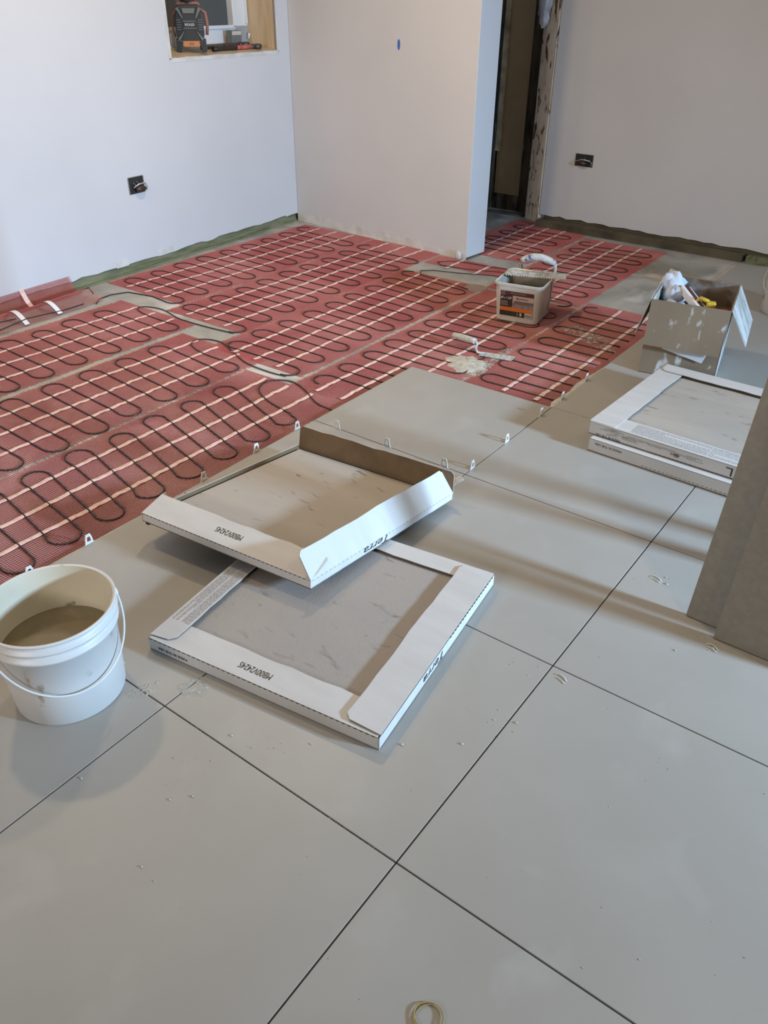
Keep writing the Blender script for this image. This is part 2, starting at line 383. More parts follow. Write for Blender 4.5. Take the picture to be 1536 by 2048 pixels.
# ---- right-hand back wall with its exposed plate
zb_b = lambda s: 0.046+0.003*noise.noise(Vector((s*2.0, 8, 0)))
m = ragged(bw, 0.0, 6.1, zb_b, CEIL, 0.0127, seed=9)
m.prism([bw(0, .05, .0127), bw(6.1, .05, .0127), bw(6.1, CEIL, .0127), bw(0, CEIL, .0127)], -BN*0.2)
struct(m.build('wall_right', 'drywall'))
m = MB()
m.prism([bw(.03, SLAB, -.10), bw(1.36, SLAB, -.055), bw(1.36, .026, -.055), bw(.03, .026, -.10)], -BN*0.17)
m.prism([bw(.03, .0, .01), bw(6.1, .0, .01), bw(6.1, .047, .01), bw(.03, .047, .01)], -BN*.02)
struct(m.build('baseboard_right', 'plate_dark'), 'dark exposed bottom plate of the right back wall')
m = MB()
m.prism([bw(1.38, SLAB, -.05), bw(2.6, SLAB, -.05), bw(2.6, .028, -.05), bw(1.38, .024, -.05)], -BN*0.07)
struct(m.build('baseboard_right.001', 'plate_wood'), 'greenish bottom plate beside the second white bucket')
MB().prism([bw(0, .02, .10), bw(6, .02, .10), bw(6, .06, .10), bw(0, .06, .10)], -BN*.02)

# ---- remaining shell of the room
m = MB(); m.box(-4.3, 4.3, -3.2, 6.2, CEIL, CEIL+.1); struct(m.build('ceiling', 'ceiling'))
m = MB()
wy0, wy1, wz0, wz1 = 1.45, 1.91, 1.17, 1.59
m.box(4.1, 4.25, -3.2, wy0, SLAB, CEIL); m.box(4.1, 4.25, wy1, 6.2, SLAB, CEIL)
m.box(4.1, 4.25, wy0, wy1, SLAB, wz0); m.box(4.1, 4.25, wy0, wy1, wz1, CEIL)
struct(m.build('wall_side', 'drywall'))
m = MB()
for a in ((-4.3, -1.15, SLAB, CEIL), (-.05, 4.3, SLAB, CEIL), (-1.15, -.05, SLAB, 1.2), (-1.15, -.05, 2.1, CEIL)): m.box(a[0], a[1], -3.3, -3.15, a[2], a[3])
struct(m.build('wall_front', 'drywall'))
w3 = thing('fill_window', 'added white framed window for the fill light behind the camera', 'window'); w3['kind'] = 'structure'; del w3['category']  # unseen window, added only to go with the rear fill light
m = MB()
for a in ((-1.15, -1.10, 1.2, 2.1), (-.10, -.05, 1.2, 2.1), (-1.15, -.05, 1.2, 1.25), (-1.15, -.05, 2.05, 2.1)): m.box(a[0], a[1], -3.25, -3.2, a[2], a[3])
m.build('window_frame', 'vinyl', w3)
w2 = thing('window_2', 'small white framed window in the far right wall', 'window'); w2['kind'] = 'structure'; del w2['category']
m = MB()
for a in ((wy0, wy0+.04, wz0, wz1), (wy1-.04, wy1, wz0, wz1), (wy0, wy1, wz0, wz0+.04), (wy0, wy1, wz1-.04, wz1)): m.box(4.12, 4.17, a[0], a[1], a[2], a[3])
m.build('window_frame', 'vinyl', w2)

# ---- dark doorway between the pier and the right-hand wall
# rust-stained post
m = MB(); pa, pb = Vector((-2.115, 4.44, 0)), Vector((-1.985, 4.375, 0))
e = pb-pa; nn_ = Vector((-e.y, e.x, 0)).normalized()
m.prism([pa+Vector((0, 0, SLAB)), pb+Vector((0, 0, SLAB)), pb+Vector((0, 0, CEIL)), pa+Vector((0, 0, CEIL))], nn_*.10)
o = m.build('trim_3', 'rusty_post', bevel=.004); struct(o, 'rust-stained white plaster post at the dark opening')
m = MB()
m.ball(Vector((-2.09, 4.385, 1.27)), .05, (.8, .6, 2.6), 20, .5)
m.ball(Vector((-2.085, 4.38, 1.16)), .038, (.8, .6, 1.5), 18, .6)
tag(m.build('plastic_sheet', 'plastic_film'), 'crumpled clear plastic film stuck to the top of the stained post', 'plastic film')
# void behind
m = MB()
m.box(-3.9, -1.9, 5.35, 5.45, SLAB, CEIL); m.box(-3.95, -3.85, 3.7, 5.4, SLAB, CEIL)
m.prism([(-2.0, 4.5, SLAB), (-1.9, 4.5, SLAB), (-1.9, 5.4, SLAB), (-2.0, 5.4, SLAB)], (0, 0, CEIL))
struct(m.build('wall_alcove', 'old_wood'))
dr = thing('door_1', 'old tan door panel standing in the dark opening', 'door'); dr['kind'] = 'structure'; del dr['category']
y0 = 4.60
MB().box(-2.455, -2.235, y0, y0+.03, .085, CEIL-.02).build('door_panel', 'old_panel', dr)
MB().box(-2.468, -2.430, y0-.012, y0+.03, .36, CEIL-.02).build('door_stile', 'old_trim', dr)
m = MB(); m.box(-2.62, -2.466, y0-.03, y0+.06, SLAB, CEIL-.02); m.box(-2.250, -2.135, y0-.02, y0+.06, SLAB, CEIL-.02)
struct(m.build('trim_4', 'old_wood'), 'dark weathered jamb boards of the opening')
m = MB(); m.box(-2.60, -2.13, y0-.01, y0+.02, SLAB, .085); struct(m.build('trim_5', 'old_wood'), 'rotten dark board below the tan door panel')
m = MB(); m.prism([(-2.50, 4.43, SLAB), (-2.14, 4.46, SLAB), (-2.14, 4.50, SLAB), (-2.50, 4.48, SLAB)], (0, 0, .012)); struct(m.build('trim_6', 'old_floor'), 'thin dusty threshold board')

# ================================================================ HEATING MATS
PITCH = 0.0078
def net(x0, x1, y0, y1, seed, wx=0.0029, wy=0.0018, fray=0.012):
    r = random.Random(seed); m = MB(); z = SLAB+.0012
    def strip(pts, hw, across, zz):
        vs = []; fs = []
        for p in pts:
            q = Vector(p); vs += [q-across*hw, q+Vector((0, 0, .0012)), q+across*hw]
        for i in range(len(pts)-1):
            a, c = i*3, i*3+3
            fs += [(a, a+1, c+1, c), (a+1, a+2, c+2, c+1)]
        m.add(vs, fs)
    def wob(x, y): return Vector((0.0035*noise.noise(Vector((x*5, y*5, seed))), 0.0045*noise.noise(Vector((x*4+9, y*6, seed))), 0.0016*abs(noise.noise(Vector((x*7, y*7, seed+3))))))
    k = int((y1-y0)/PITCH)
    for i in range(k+1):                     # threads across the strip
        y = y0+i*PITCH; a, c = x0-r.uniform(0, fray), x1+r.uniform(0, fray)
        pts = [Vector((a+(c-a)*j/8, y, z))+wob(a+(c-a)*j/8, y) for j in range(9)]
        strip(pts, wx/2, Vector((0, 1, 0)), z)
    k = int((x1-x0)/(PITCH*1.15)); ny = max(3, int((y1-y0)/.07))
    for i in range(k+1):                     # threads along the strip
        x = x0+i*PITCH*1.15
        pts = [Vector((x, y0+(y1-y0)*j/ny, z+.0005))+wob(x, y0+(y1-y0)*j/ny) for j in range(ny+1)]
        strip(pts, wy/2, Vector((1, 0, 0)), z)
    return m
def smooth_path(p, k=5):
    p = [p[0]]+list(p)+[p[-1]]; o = []
    for i in range(1, len(p)-2):
        for q in range(k):
            t = q/k; o.append(tuple(.5*(2*p[i][c]+(p[i+1][c]-p[i-1][c])*t+(2*p[i-1][c]-5*p[i][c]+4*p[i+1][c]-p[i+2][c])*t*t+(3*p[i][c]-p[i-1][c]-3*p[i+1][c]+p[i+2][c])*t**3) for c in (0, 1)))
    return o+[p[-1]]
def serp(xt, xb, tops, bots, lead=None, tail=None, r=0.0028, seed=0, cut=None):
    """cable that doubles back between the top loops (xt) and the bottom loops (xb)"""
    rr = random.Random(seed); ev = []
    f0, f1 = (0, 1) if tops[0] < bots[0] else (1, 0)
    fa, fb = (tops, bots) if f0 == 0 else (bots, tops)
    for k in range(max(len(fa), len(fb))):
        if k < len(fa): ev.append((fa[k], f0))
        if k < len(fb) and k < len(fa): ev.append((fb[k], f1))
    out = []; gap = 0.041
    for k, (y, side) in enumerate(ev):
        xe = (xt if side == 0 else xb)+rr.uniform(-.010, .010); sgn = -1 if side == 0 else 1
        h = gap*rr.uniform(.92, 1.08)*1.06; y += rr.uniform(-.004, .004)
        c = xe-sgn*h*1.15
        for q in range(-4, 5):
            a = q*math.pi/8
            out.append((c+sgn*math.cos(a)*h*1.15, y+math.sin(a)*h))
        if k < len(ev)-1:
            y2, s2 = ev[k+1]; x2 = (xt if s2 == 0 else xb); sg2 = -1 if s2 == 0 else 1
            sx_, sy_ = out[-1]; ex_, ey_ = x2-sg2*gap*1.2, y2-gap
            for q in range(1, 7):
                t = q/7; w = .0045*noise.noise(Vector((sx_+(ex_-sx_)*t*3, sy_*3, seed)))
                out.append((sx_+(ex_-sx_)*t, sy_+(ey_-sy_)*t+w))
    if cut is not None:
        segs = [[]]
        for x, y in out:
            if cut(x, y): segs[-1].append((x, y))
            elif segs[-1]: segs.append([])
    else: segs = [out]
    m = MB()
    if lead: segs[0] = list(lead)+segs[0]
    if tail: segs[-1] = segs[-1]+smooth_path(tail)
    for s in segs:
        if len(s) > 1: m.tube([(x, y, SLAB+.0045+.0006*noise.noise(Vector((x*20, y*20, 0)))) for x, y in s], r, 6)
    return m
def tape_strip(x, y0, y1, seed, w=0.018, fn=None):
    m = MB(); n_ = max(3, int((y1-y0)/.02)); vs = []; fs = []
    for i in range(n_+1):
        y = y0+(y1-y0)*i/n_; xx = x+.006*noise.noise(Vector((x*7, y*4.5, seed))); z = SLAB+.0042+.0026*max(0, math.cos((y-y0)/.0825*2*math.pi))**2
        hw = w/2*(1+.15*noise.noise(Vector((y*30, seed, 0))))
        vs += [(xx-hw, y, z-.0012), (xx-hw*.7, y, z), (xx+hw*.7, y, z), (xx+hw, y, z-.0012)]
    for i in range(n_):
        for q in range(3): a = i*4+q; fs.append((a, a+1, a+5, a+4))
    return m.add(vs, fs, True)
def seq(a, n_, step): return [a+i*step for i in range(n_)]
GR = 'red mesh heating mats with black cable on the slab'
def make_mat(label, x0, x1, y0, y1, xt, xb, tops, bots, seed, tapes=None, cut=None, lead=None, tail=None):
    t = thing('heating_mat', label, 'heating mat', ((x0+x1)/2, (y0+y1)/2, SLAB), 0, GR)
    L0 = Vector(t.location)
    def put(m, name, mt):
        m.v = [tuple(Vector(v)-L0) for v in m.v]; o = m.build(name, mt, t); return o
    put(net(x0, x1, y0, y1, seed), 'mesh', 'thread')
    put(serp(xt, xb, tops, bots, seed=seed, cut=cut, lead=lead, tail=tail), 'cable', 'cable')
    w = xb-xt
    for f in (tapes or (0.20, 0.47, 0.74)):
        put(tape_strip(xt+w*f, y0+.01, y1-.02, seed+f), 'tape', 'tape')
    return t
make_mat('red heating mat strip running along the foot of the left wall', -3.165, -2.600, 1.80, 3.37, -3.13, -2.615, seq(1.90, 9, .1715), seq(1.815, 9, .1685), 11, lead=[(-2.93, 1.55), (-2.975, 1.60), (-2.985, 1.68), (-2.95, 1.76), (-2.80, 1.79)])
make_mat('red heating mat strip, second out from the left wall towards the pale back wall', -2.585, -2.085, 1.70, 3.36, -2.56, -2.09, seq(1.80, 9, .1715), seq(1.72, 9, .1715), 12)
make_mat('red heating mat strip, third out from the left wall, behind the bare slab patch', -2.075, -1.555, 1.50, 2.95, -2.045, -1.575, seq(1.59, 9, .1640), seq(1.51, 9, .1600), 13)
make_mat('red heating mat strip at the left edge of the photo, nearest the left wall', -2.875, -2.335, -.2, 1.66, -2.83, -2.345, seq(.0, 10, .1645), seq(-.08, 11, .1625), 14,
         tail=[(-2.45, 1.585), (-2.62, 1.595), (-2.71, 1.625), (-2.70, 1.67), (-2.60, 1.69), (-2.45, 1.655), (-2.30, 1.655), (-2.18, 1.665), (-2.11, 1.675)])
make_mat('red heating mat strip at the left, middle of the three front ones', -2.290, -1.79, -.6, 1.54, -2.275, -1.79, seq(-.36, 11, .170), seq(-.26, 11, .1640), 15,
         tail=[(-1.90, 1.425), (-2.05, 1.43), (-2.16, 1.47), (-2.17, 1.535), (-2.08, 1.565), (-1.96, 1.52), (-1.82, 1.465), (-1.68, 1.455), (-1.60, 1.465)])
make_mat('red heating mat strip lying along the left edge of the laid tiles', -1.770, -1.262, -1.0, 1.42, -1.74, -1.29, seq(-.585, 12, .1640), seq(-.505, 12, .1530), 16,
         tail=[(-1.36, 1.225), (-1.50, 1.255), (-1.60, 1.31), (-1.62, 1.39), (-1.55, 1.44), (-1.45, 1.41), (-1.34, 1.35), (-1.26, 1.34)])
make_mat('red heating mat strip beside the single jutting tile, under the margin trowel', -1.525, -1.025, 1.42, 2.93, -1.50, -1.055, seq(1.53, 8, .1610), seq(1.61, 8, .1640), 17)
make_mat('red heating mat strip under the white tub reaching to the dark plate', -1.545, -1.03, 2.96, 4.20, -1.525, -1.06, seq(3.04, 7, .172), seq(2.96, 7, .179), 18)
make_mat('red heating mat strip running into the dark opening', -2.12, -1.58, 3.47, 4.36, -2.06, -1.615, seq(3.66, 4, .18), seq(3.55, 4, .19), 19)
make_mat('red heating mat strip splashed with mortar beside the cardboard box', -1.005, -.622, 1.86, 3.05, -.985, -.55, seq(1.95, 7, .168), seq(1.87, 7, .168), 20, tapes=(0.34, 0.66), cut=lambda x, y: x < -.619)
# narrow cut piece curving round the floor drain, at the foot of the pier
t = thing('heating_mat', 'narrow cut piece of red heating mat between floor drain and pier corner', 'heating mat', (-1.80, 3.15, SLAB), 0, GR)
L0 = Vector(t.location)
def putl(m, name, mt): m.v = [tuple(Vector(v)-L0) for v in m.v]; return m.build(name, mt, t)
nb = net(-2.06, -1.57, 3.00, 3.17, 31); nb2 = net(-1.57, -1.10, 2.97, 3.10, 32); nb.add(nb2.v, nb2.f)
def shear(m):
    m.v = [(x, y+.14-(x+2.06)*-.02, z) for x, y, z in m.v]; return m
putl(shear(nb), 'mesh', 'thread')
m = MB(); zc = SLAB+.0045
m.tube([(-1.60, 3.44, zc), (-1.55, 3.36, zc), (-1.58, 3.31, zc), (-1.72, 3.28, zc), (-1.86, 3.27, zc), (-1.95, 3.235, zc), (-2.00, 3.18, zc), (-1.95, 3.14, zc), (-1.8, 3.16, zc), (-1.6, 3.235, zc), (-1.4, 3.27, zc)], .0024, 6)
m.tube([(-1.4, 3.16, zc), (-1.62, 3.15, zc), (-1.8, 3.07, zc), (-1.93, 3.03, zc), (-1.98, 2.98, zc), (-1.94, 2.92, zc), (-1.8, 2.90, zc), (-1.6, 2.86, zc)], .0024, 6)
putl(m, 'cable', 'cable')
for x in (-1.9, -1.72): putl(tape_strip(x, 3.10, 3.30, 33), 'tape', 'tape')
# mat edge folded up against the foot of the left wall
t = thing('heating_mat', 'curled red heating mat piece folded up against the left wall plate', 'heating mat', (-3.05, 1.2, SLAB), 0, GR)
L0 = Vector(t.location)
def curl(u, s):
    """u = 0 at the floor side edge .. 1 at the top on the wall; s = distance along the wall"""
    w = .010*noise.noise(Vector((s*5, u*2, 1)))
    if u < .45: q = u/.45; p = lw(s, SLAB+.003+.055*math.sin(q*math.pi)*(.8+.3*noise.noise(Vector((s*3, 0, 2))))+.002, -.245+.17*q+w)
    else: q = (u-.45)/.55; p = lw(s, SLAB+.006+.072*q*q, -.075+.072*q+w*(1-q))
    return p
m = MB()
def ribbon(m, pts, hw, ac):
    vs = []; fs = []
    for p in pts: vs += [p-ac*hw, p+ac*hw]
    for i in range(len(pts)-1): fs.append((i*2, i*2+1, i*2+3, i*2+2))
    m.add(vs, fs)
sA, sB = -1.1, .42
for i in range(int((sB-sA)/PITCH)):
    s = sA+i*PITCH; ribbon(m, [curl(u/18, s) for u in range(19)], .0012, LT)
for i in range(44):
    u = i/43; ribbon(m, [curl(u, sA+(sB-sA)*j/40) for j in range(41)], .001, Vector((0, 0, 1)) if u > .3 else LN)
m.v = [tuple(Vector(v)-L0) for v in m.v]; m.build('mesh', 'thread', t)
m = MB()
up = Vector((0, 0, .004))
m.tube([curl(.50, sA+(sB-.10-sA)*j/30)+up for j in range(31)]+[curl(.40, sB-.04)+up, curl(.25, sB-.01)+up, curl(.1, sB-.03)+up], .0024, 6)
m.tube([curl(.55, sA+(.10-sA)*j/20)+up+up for j in range(21)], .0024, 6)
m.tube([curl(.02, .30)+up, curl(.02, .20)+up, curl(.06, .0)+up, curl(.03, -.15)+up, curl(.05, -.3)+up, curl(.12, -.2)+up*2, curl(.08, -.05)+up*2], .0024, 6)
m.v = [tuple(Vector(v)-L0) for v in m.v]; m.build('cable', 'cable', t)
for s in (-.20, -.02, .16):
    m = MB(); ribbon(m, [curl(u/20*.42, s)+up for u in range(21)], .012, LT)
    m.v = [tuple(Vector(v)-L0) for v in m.v]; m.build('tape', 'white_tape', t)
for s in (-.28, -.08, .14):
    m = MB(); ribbon(m, [curl(.55+u/20*.5, s)+up*.5 for u in range(21)], .012, LT)
    m.v = [tuple(Vector(v)-L0) for v in m.v]; m.build('tape', 'tape', t)

# floor drain
t = thing('floor_drain', 'round slotted floor drain set in the slab in front of the pier', 'drain', (-1.585, 2.915, SLAB))
m = MB(); m.lathe([(.050, .0), (.050, .003), (.058, .003), (.058, .0)], seg=32); m.build('rim', 'grate_rim', t)
m = MB(); m.lathe([(0, .0006), (.050, .0006)], seg=32); m.build('well', 'black_gap', t)
m = MB()
for i in range(-6, 7):
    y = i*.0075; w = math.sqrt(max(.0001, .050**2-y*y)); m.box(-w, w, y-.002, y+.002, .0008, .003)
m.build('grate', 'grate_rim', t)

# ================================================================ MORTAR
def smear(pts, h, seed, name='mortar_smear', z=0.0, mt='mortar'):
    m = MB(); r = random.Random(seed)
    cx_ = sum(p[0] for p in pts)/len(pts); cy_ = sum(p[1] for p in pts)/len(pts)
    n_ = len(pts); vs = [(cx_, cy_, z+h)]; fs = []
    K = 6; M_ = n_*5
    for k in range(1, K+1):
        f = k/K
        for i in range(M_):
            q = i/5; a, b_ = pts[int(q) % n_], pts[(int(q)+1) % n_]; t = q-int(q)
            x, y = a[0]*(1-t)+b_[0]*t, a[1]*(1-t)+b_[1]*t; j = 1+.22*noise.noise(Vector((x*40, y*40, seed)))
            zz = z+h*(1-f**3)*(.6+.7*noise.noise(Vector(((cx_+(x-cx_)*f)*60, (cy_+(y-cy_)*f)*60, seed+1))))+(-.001 if k == K else .0006)
            vs.append((cx_+(x-cx_)*f*j, cy_+(y-cy_)*f*j, zz))
    for i in range(M_): fs.append((0, 1+i, 1+(i+1) % M_))
    for k in range(K-1):
        for i in range(M_):
            a = 1+k*M_+i; b_ = 1+k*M_+(i+1) % M_; fs.append((a, a+M_, b_+M_, b_))
    m.add(vs, fs, True); return m.build(name, mt)
zm = SLAB+.003
tag(smear([(-1.20, 2.02), (-1.17, 2.09), (-1.10, 2.10), (-1.03, 2.08), (-1.00, 2.02), (-1.02, 1.95), (-1.08, 1.92), (-1.14, 1.96)], .009, 1, z=zm), 'flat blob of grey mortar on the red mat behind the jutting tile', 'mortar')
tag(smear([(-1.03, 1.90), (-.98, 1.93), (-1.0, 2.1), (-1.02, 2.30), (-1.05, 2.25), (-1.05, 2.05)], .003, 2, z=zm, mt='thin_mortar'), 'thin mortar smear in the gap running back from the jutting tile', 'mortar')
tag(smear([(-.99, 2.66), (-.90, 2.72), (-.78, 2.68), (-.66, 2.55), (-.64, 2.49), (-.74, 2.52), (-.86, 2.58)], .005, 3, z=zm, mt='thin_mortar'), 'band of splattered mortar across the mat beside the cardboard box', 'mortar')
tag(smear([(-.715, -.03), (-.70, .01), (-.68, .045), (-.655, .03), (-.665, -.01), (-.69, -.035)], .0012, 4, mt='thin_mortar'), 'dried mortar splash on the tile joint beside the front bucket', 'mortar')
tag(smear([(-.64, .055), (-.62, .11), (-.585, .115), (-.56, .07), (-.59, .045), (-.61, .035)], .0012, 5, mt='thin_mortar'), 'dried mortar splash on the joint in front of the lower tile carton', 'mortar')
tag(smear([(-.635, 1.17), (-.622, 1.21), (-.595, 1.20), (-.60, 1.15), (-.615, 1.12)], .004, 6), 'lump of mortar on the joint behind the open carton corner', 'mortar')
tag(smear([(-.64, 1.86), (-.62, 1.95), (-.635, 2.1), (-.62, 2.30), (-.60, 2.42), (-.585, 2.3), (-.595, 2.0), (-.60, 1.86)], .0035, 7, z=-.004), 'ragged mortar edge between the right mat and the tiles', 'mortar')
tag(smear([(-1.262, .0), (-1.255, .5), (-1.252, 1.0), (-1.24, 1.3), (-1.236, 1.3), (-1.243, 1.0), (-1.245, .5), (-1.247, .0)], .002, 8, z=-.010), 'pale mortar bead along the left edge of the laid tiles', 'mortar')
m = MB(); r = random.Random(3)
def crumb(x, y, s, z=0.0): m.ball((x, y, z+s*.4), s, (1, r.uniform(.6, 1), .55), 6, .8)
for x, y in [(-.72, -.13), (-.79, .04), (-.25, .69), (.20, .83), (.09, 1.08), (.10, 1.07), (.28, .90), (-.60, -.23), (-.35, -.28), (-.32, -.27), (-.40, -.12), (-.42, -.15), (-.44, .02), (-.30, .10), (-.15, .21), (-.05, .30), (.02, .42)]:
    crumb(x+r.uniform(-.01, .01), y+r.uniform(-.01, .01), r.uniform(.002, .0038))
for i in range(150):
    x, y = r.uniform(-1.1, 1.0), r.uniform(-.6, 1.5)
    if (x > -.95 and x < -.15 and y > .0 and y < 1.1) or (x < -.5 and y > .3 and y < 1.1) or (x+.82)**2+(y+.084)**2 < .02 or (x > .1 and y > .88): continue
    crumb(x, y, r.uniform(.0006, .0015))
for cx_, cy_ in ((-.02, .40), (-.05, .55), (.06, 1.08), (.25, .9), (-.45, -.05), (-.35, .05)):
    for i in range(8): crumb(cx_+r.gauss(0, .03), cy_+r.gauss(0, .02), r.uniform(.0008, .0022))
for i in range(70):
    crumb(r.uniform(-.60, -.02), r.uniform(-.0012, .0012), r.uniform(.0008, .0016), -.0035)
tag(m.build('mortar_crumbs', 'mortar'), 'scattered crumbs of dried mortar on the grey tiles', 'debris', kind='stuff')
# curled shavings
for (x, y, a, lb) in ((.075, 1.07, .3, 'small curled white plastic shaving on the tile left of the leaning tiles'), (.275, .895, 1.1, 'small curled white shaving in front of the leaning tiles'),
                      (.035, .59, .8, 'small white plastic spacer scrap lying on the tile joint')):
    q = MB(); q.tube([(x-.016, y, .0015), (x-.006, y+.005, .003), (x+.004, y+.002, .0025), (x+.013, y-.006, .0015)], .0012, 6)
    q.tube([(x-.01, y-.008, .0014), (x+.002, y-.009, .0022), (x+.012, y-.015, .0014)], .001, 6)
    tag(q.build('plastic_shaving', 'clip'), lb, 'scrap')

# ================================================================ LEVELLING CLIPS
def clip(x, y, rz, label, h=.030):
    t = thing('leveling_clip', label, 'tile leveling clip', (x, y, 0), rz, 'white leveling clips standing in the tile joints')
    m = MB(); w = .013; th = .0013
    outer = [(-w, 0), (-w*.8, h*.62), (-w*.55, h), (w*.55, h), (w*.8, h*.62), (w, 0)]
    inner = [(-w*.5, h*.22), (-w*.42, h*.58), (-w*.28, h*.74), (w*.28, h*.74), (w*.42, h*.58), (w*.5, h*.22)]
    vs = []; n_ = 6
    for yy in (-th, th):
        vs += [(a, yy, c) for a, c in outer]+[(a, yy, c) for a, c in inner]
    fs = []
    for i in range(n_):
        j = (i+1) % n_
        fs += [(i, j, 6+j, 6+i), (12+i, 18+i, 18+j, 12+j), (i, 12+i, 12+j, j), (6+i, 6+j, 18+j, 18+i)]
    m.add(vs, fs); m.build('tab', 'clip', t)
    MB().box(-.016, .016, -.0012, .0012, -.009, .0006).build('base', 'clip', t)
LC = [(-1.2445, .092, 'leveling clip on the left tile edge, hidden nearest the front bucket rim'),
      (-1.2445, .274, 'leveling clip on the left tile edge, just behind the front bucket'),
      (-1.2445, .542, 'leveling clip on the left tile edge, beside the left corner of the open carton'),
      (-1.2445, .700, 'leveling clip on the left tile edge, halfway along the open carton'),
      (-1.2445, .933, 'leveling clip on the left tile edge, near the back flap of the open carton'),
      (-1.2445, 1.136, 'leveling clip on the left tile edge, at the back left corner of the open carton')]
for x, y, l in LC: clip(x, y, R(90), l)
clip(-1.138, 1.225, 0, 'leveling clip in the joint behind the open carton, leftmost of the three')
clip(-.920, 1.225, 0, 'leveling clip in the joint behind the open carton, middle of the three')
clip(-.691, 1.225, 0, 'leveling clip in the joint behind the open carton, rightmost of the three')
clip(-.6125, 1.27, R(90), 'leveling clip just behind the crossing of two joints by the open carton')
clip(-.6125, 1.497, R(90), 'leveling clip brightly lit, halfway along the right joint of the jutting tile')
clip(-.6125, 1.751, R(90), 'leveling clip near the back right corner of the jutting tile')
clip(-.6125, 1.925, R(90), 'leveling clip between the red mat and tiles, nearer the jutting tile')
clip(-.6125, 2.140, R(90), 'leveling clip between the red mat and tiles, nearer the cardboard box')

# ================================================================ TILE CARTONS
def slab_tile(corners, th, name, m, label, group, z0=0.0, inset=0.012, parent_loc=None):
    c = [Vector(p) for p in corners]; cen = sum(c, Vector())/4; up_ = (c[1]-c[0]).cross(c[3]-c[0]).normalized()
    c = [p+(cen-p).normalized()*inset*1.414+up_*z0 for p in c]
    q = MB(); q.prism(c, up_*th); o = q.build(name, m, bevel=.001, loc=c[0])
    return tag(o, label, 'tile', group)
def carton(corners, H, label, group, flaps, name='tile_carton', wall='carton'):
    c = [Vector(p) for p in corners]
    o = thing(name, label, 'carton', c[0], 0, group); o0 = c[0]
    X = (c[1]-c[0]).normalized(); Y = (c[3]-c[0]).normalized(); U = X.cross(Y).normalized()
    th = .003; loc = lambda p: Vector(p)-o0
    q = MB()
    q.prism([loc(p) for p in c], U*th)
    q.build('carton_base', 'kraft', o)
    sides = [(0, 1), (1, 2), (2, 3), (3, 0)]; cen = sum(c, Vector())/4
    info = {}
    for k, (a, b_) in enumerate(sides):
        A, B = c[a], c[b_]; inn = U.cross((B-A).normalized()); inn = inn if inn.dot(cen-A) > 0 else -inn
        q = MB(); q.prism([loc(A), loc(B), loc(B+U*H), loc(A+U*H)], inn*.0012); q.build('side_panel', wall, o)
        q = MB(); q.prism([loc(A+inn*.0013), loc(B+inn*.0013), loc(B+U*H+inn*.0013), loc(A+U*H+inn*.0013)], inn*.0012); q.build('side_lining', 'kraft', o)
        info[k] = (A+U*H, B+U*H, inn, U)
    for k, spec in flaps.items():
        A, B, inn, _ = info[k]; w, ang, lift, e0, e1, chf = spec[:6]
        L_ = (B-A); l = L_.length; D = L_.normalized(); v = inn*math.cos(ang)+U*math.sin(ang)
        nrm = D.cross(v); nrm = nrm if nrm.dot(U) > 0 or abs(nrm.dot(U)) < .3 and nrm.dot(-inn) > 0 else -nrm
        A2 = A+U*lift+D*e0; B2 = A+U*lift+D*(l-e1)
        r = random.Random(k+3); ne = 14
        edge = [A2+D*chf+v*w]
        edge = [A2+D*chf*.25+v*(w-chf*.7), A2+D*chf+v*w]+[A2+D*(chf+(l-e0-e1-2*chf)*i/ne)+v*(w+r.uniform(-.0022, .0022)) for i in range(1, ne)]+[B2-D*chf+v*w, B2-D*chf*.25+v*(w-chf*.7)]
        pts = [A2]+edge+[B2]
        q = MB(); q.prism([loc(p) for p in pts], nrm*.0014); f = q.build('flap', wall, o)
        q = MB(); q.prism([loc(p-nrm*.0001) for p in pts], -nrm*.0012); q.build('flap_lining', 'kraft', f)
        f['w'] = w; info[('f', k)] = (A2, D, v, nrm, w, l, f)
    return o, info, o0
def dashes(parent, o0, A, B, nrm, out, step=.014, ln=.007, w=.0013, off=.0016):
    q = MB(); D = (B-A); l = D.length; D = D.normalized(); n_ = int(l/step)
    for i in range(n_):
        p = A+D*(i*step+.004)+out*off-o0; q.frame(p-nrm*w/2, D*ln, nrm*w, out*.0004)
    return q.build('perforation', 'ink', parent)

# lower carton, closed flaps, tile with the waffle back showing
cor = [(-.776, .098, .0), (-.172, .180, .0), (-.256, .786, .0), (-.862, .706, .0)]
GC = 'white tile cartons'
fl = {0: (.078, 0.0, .0015, .004, .004, .012), 3: (.062, .015, .0050, .012, .008, .02), 1: (.088, .02, .0055, .006, .004, .018), 2: (.056, .0, .0030, .004, .004, .006)}
H1 = .034
c1, inf, o0 = carton(cor, H1, 'closed white tile carton lying flat under the open carton', GC, fl)
slab_tile([Vector(p)+Vector((0, 0, .003)) for p in cor], .026, 'boxed_tile', 'tile_waffle', 'stack of brownish tile with waffle textured back inside the lower carton', 'boxed tiles')
A2, D, v, nrm, w, l, f = inf[('f', 0)]
ZL = Vector((0, 0, 1))
def flap_text(inf, k, s, frac, across, size, m='ink', sx=.62, flip=True, parent=None, o0=None):
    A2, D, v, nrm, w, l, f = inf[('f', k)]
    p = A2+D*(l*frac)+v*(w*across)+nrm*.0017-o0
    X = -D if flip else D; Y = -v if flip else v
    text(s, size, m, f, basis(p, X, Y), sx)
flap_text(inf, 0, 'MB00V2424S', .455, .42, .026, o0=o0)
A, B, inn, U = inf[0]
text('MADE IN THE USA', .011, 'ink', c1, basis(A-U*.018+(B-A)*.115-inn*.0006-o0, -(B-A), -U), .95)
dashes(c1, o0, A, B, U, -inn, off=.0004)
A, B, inn, U = inf[1]
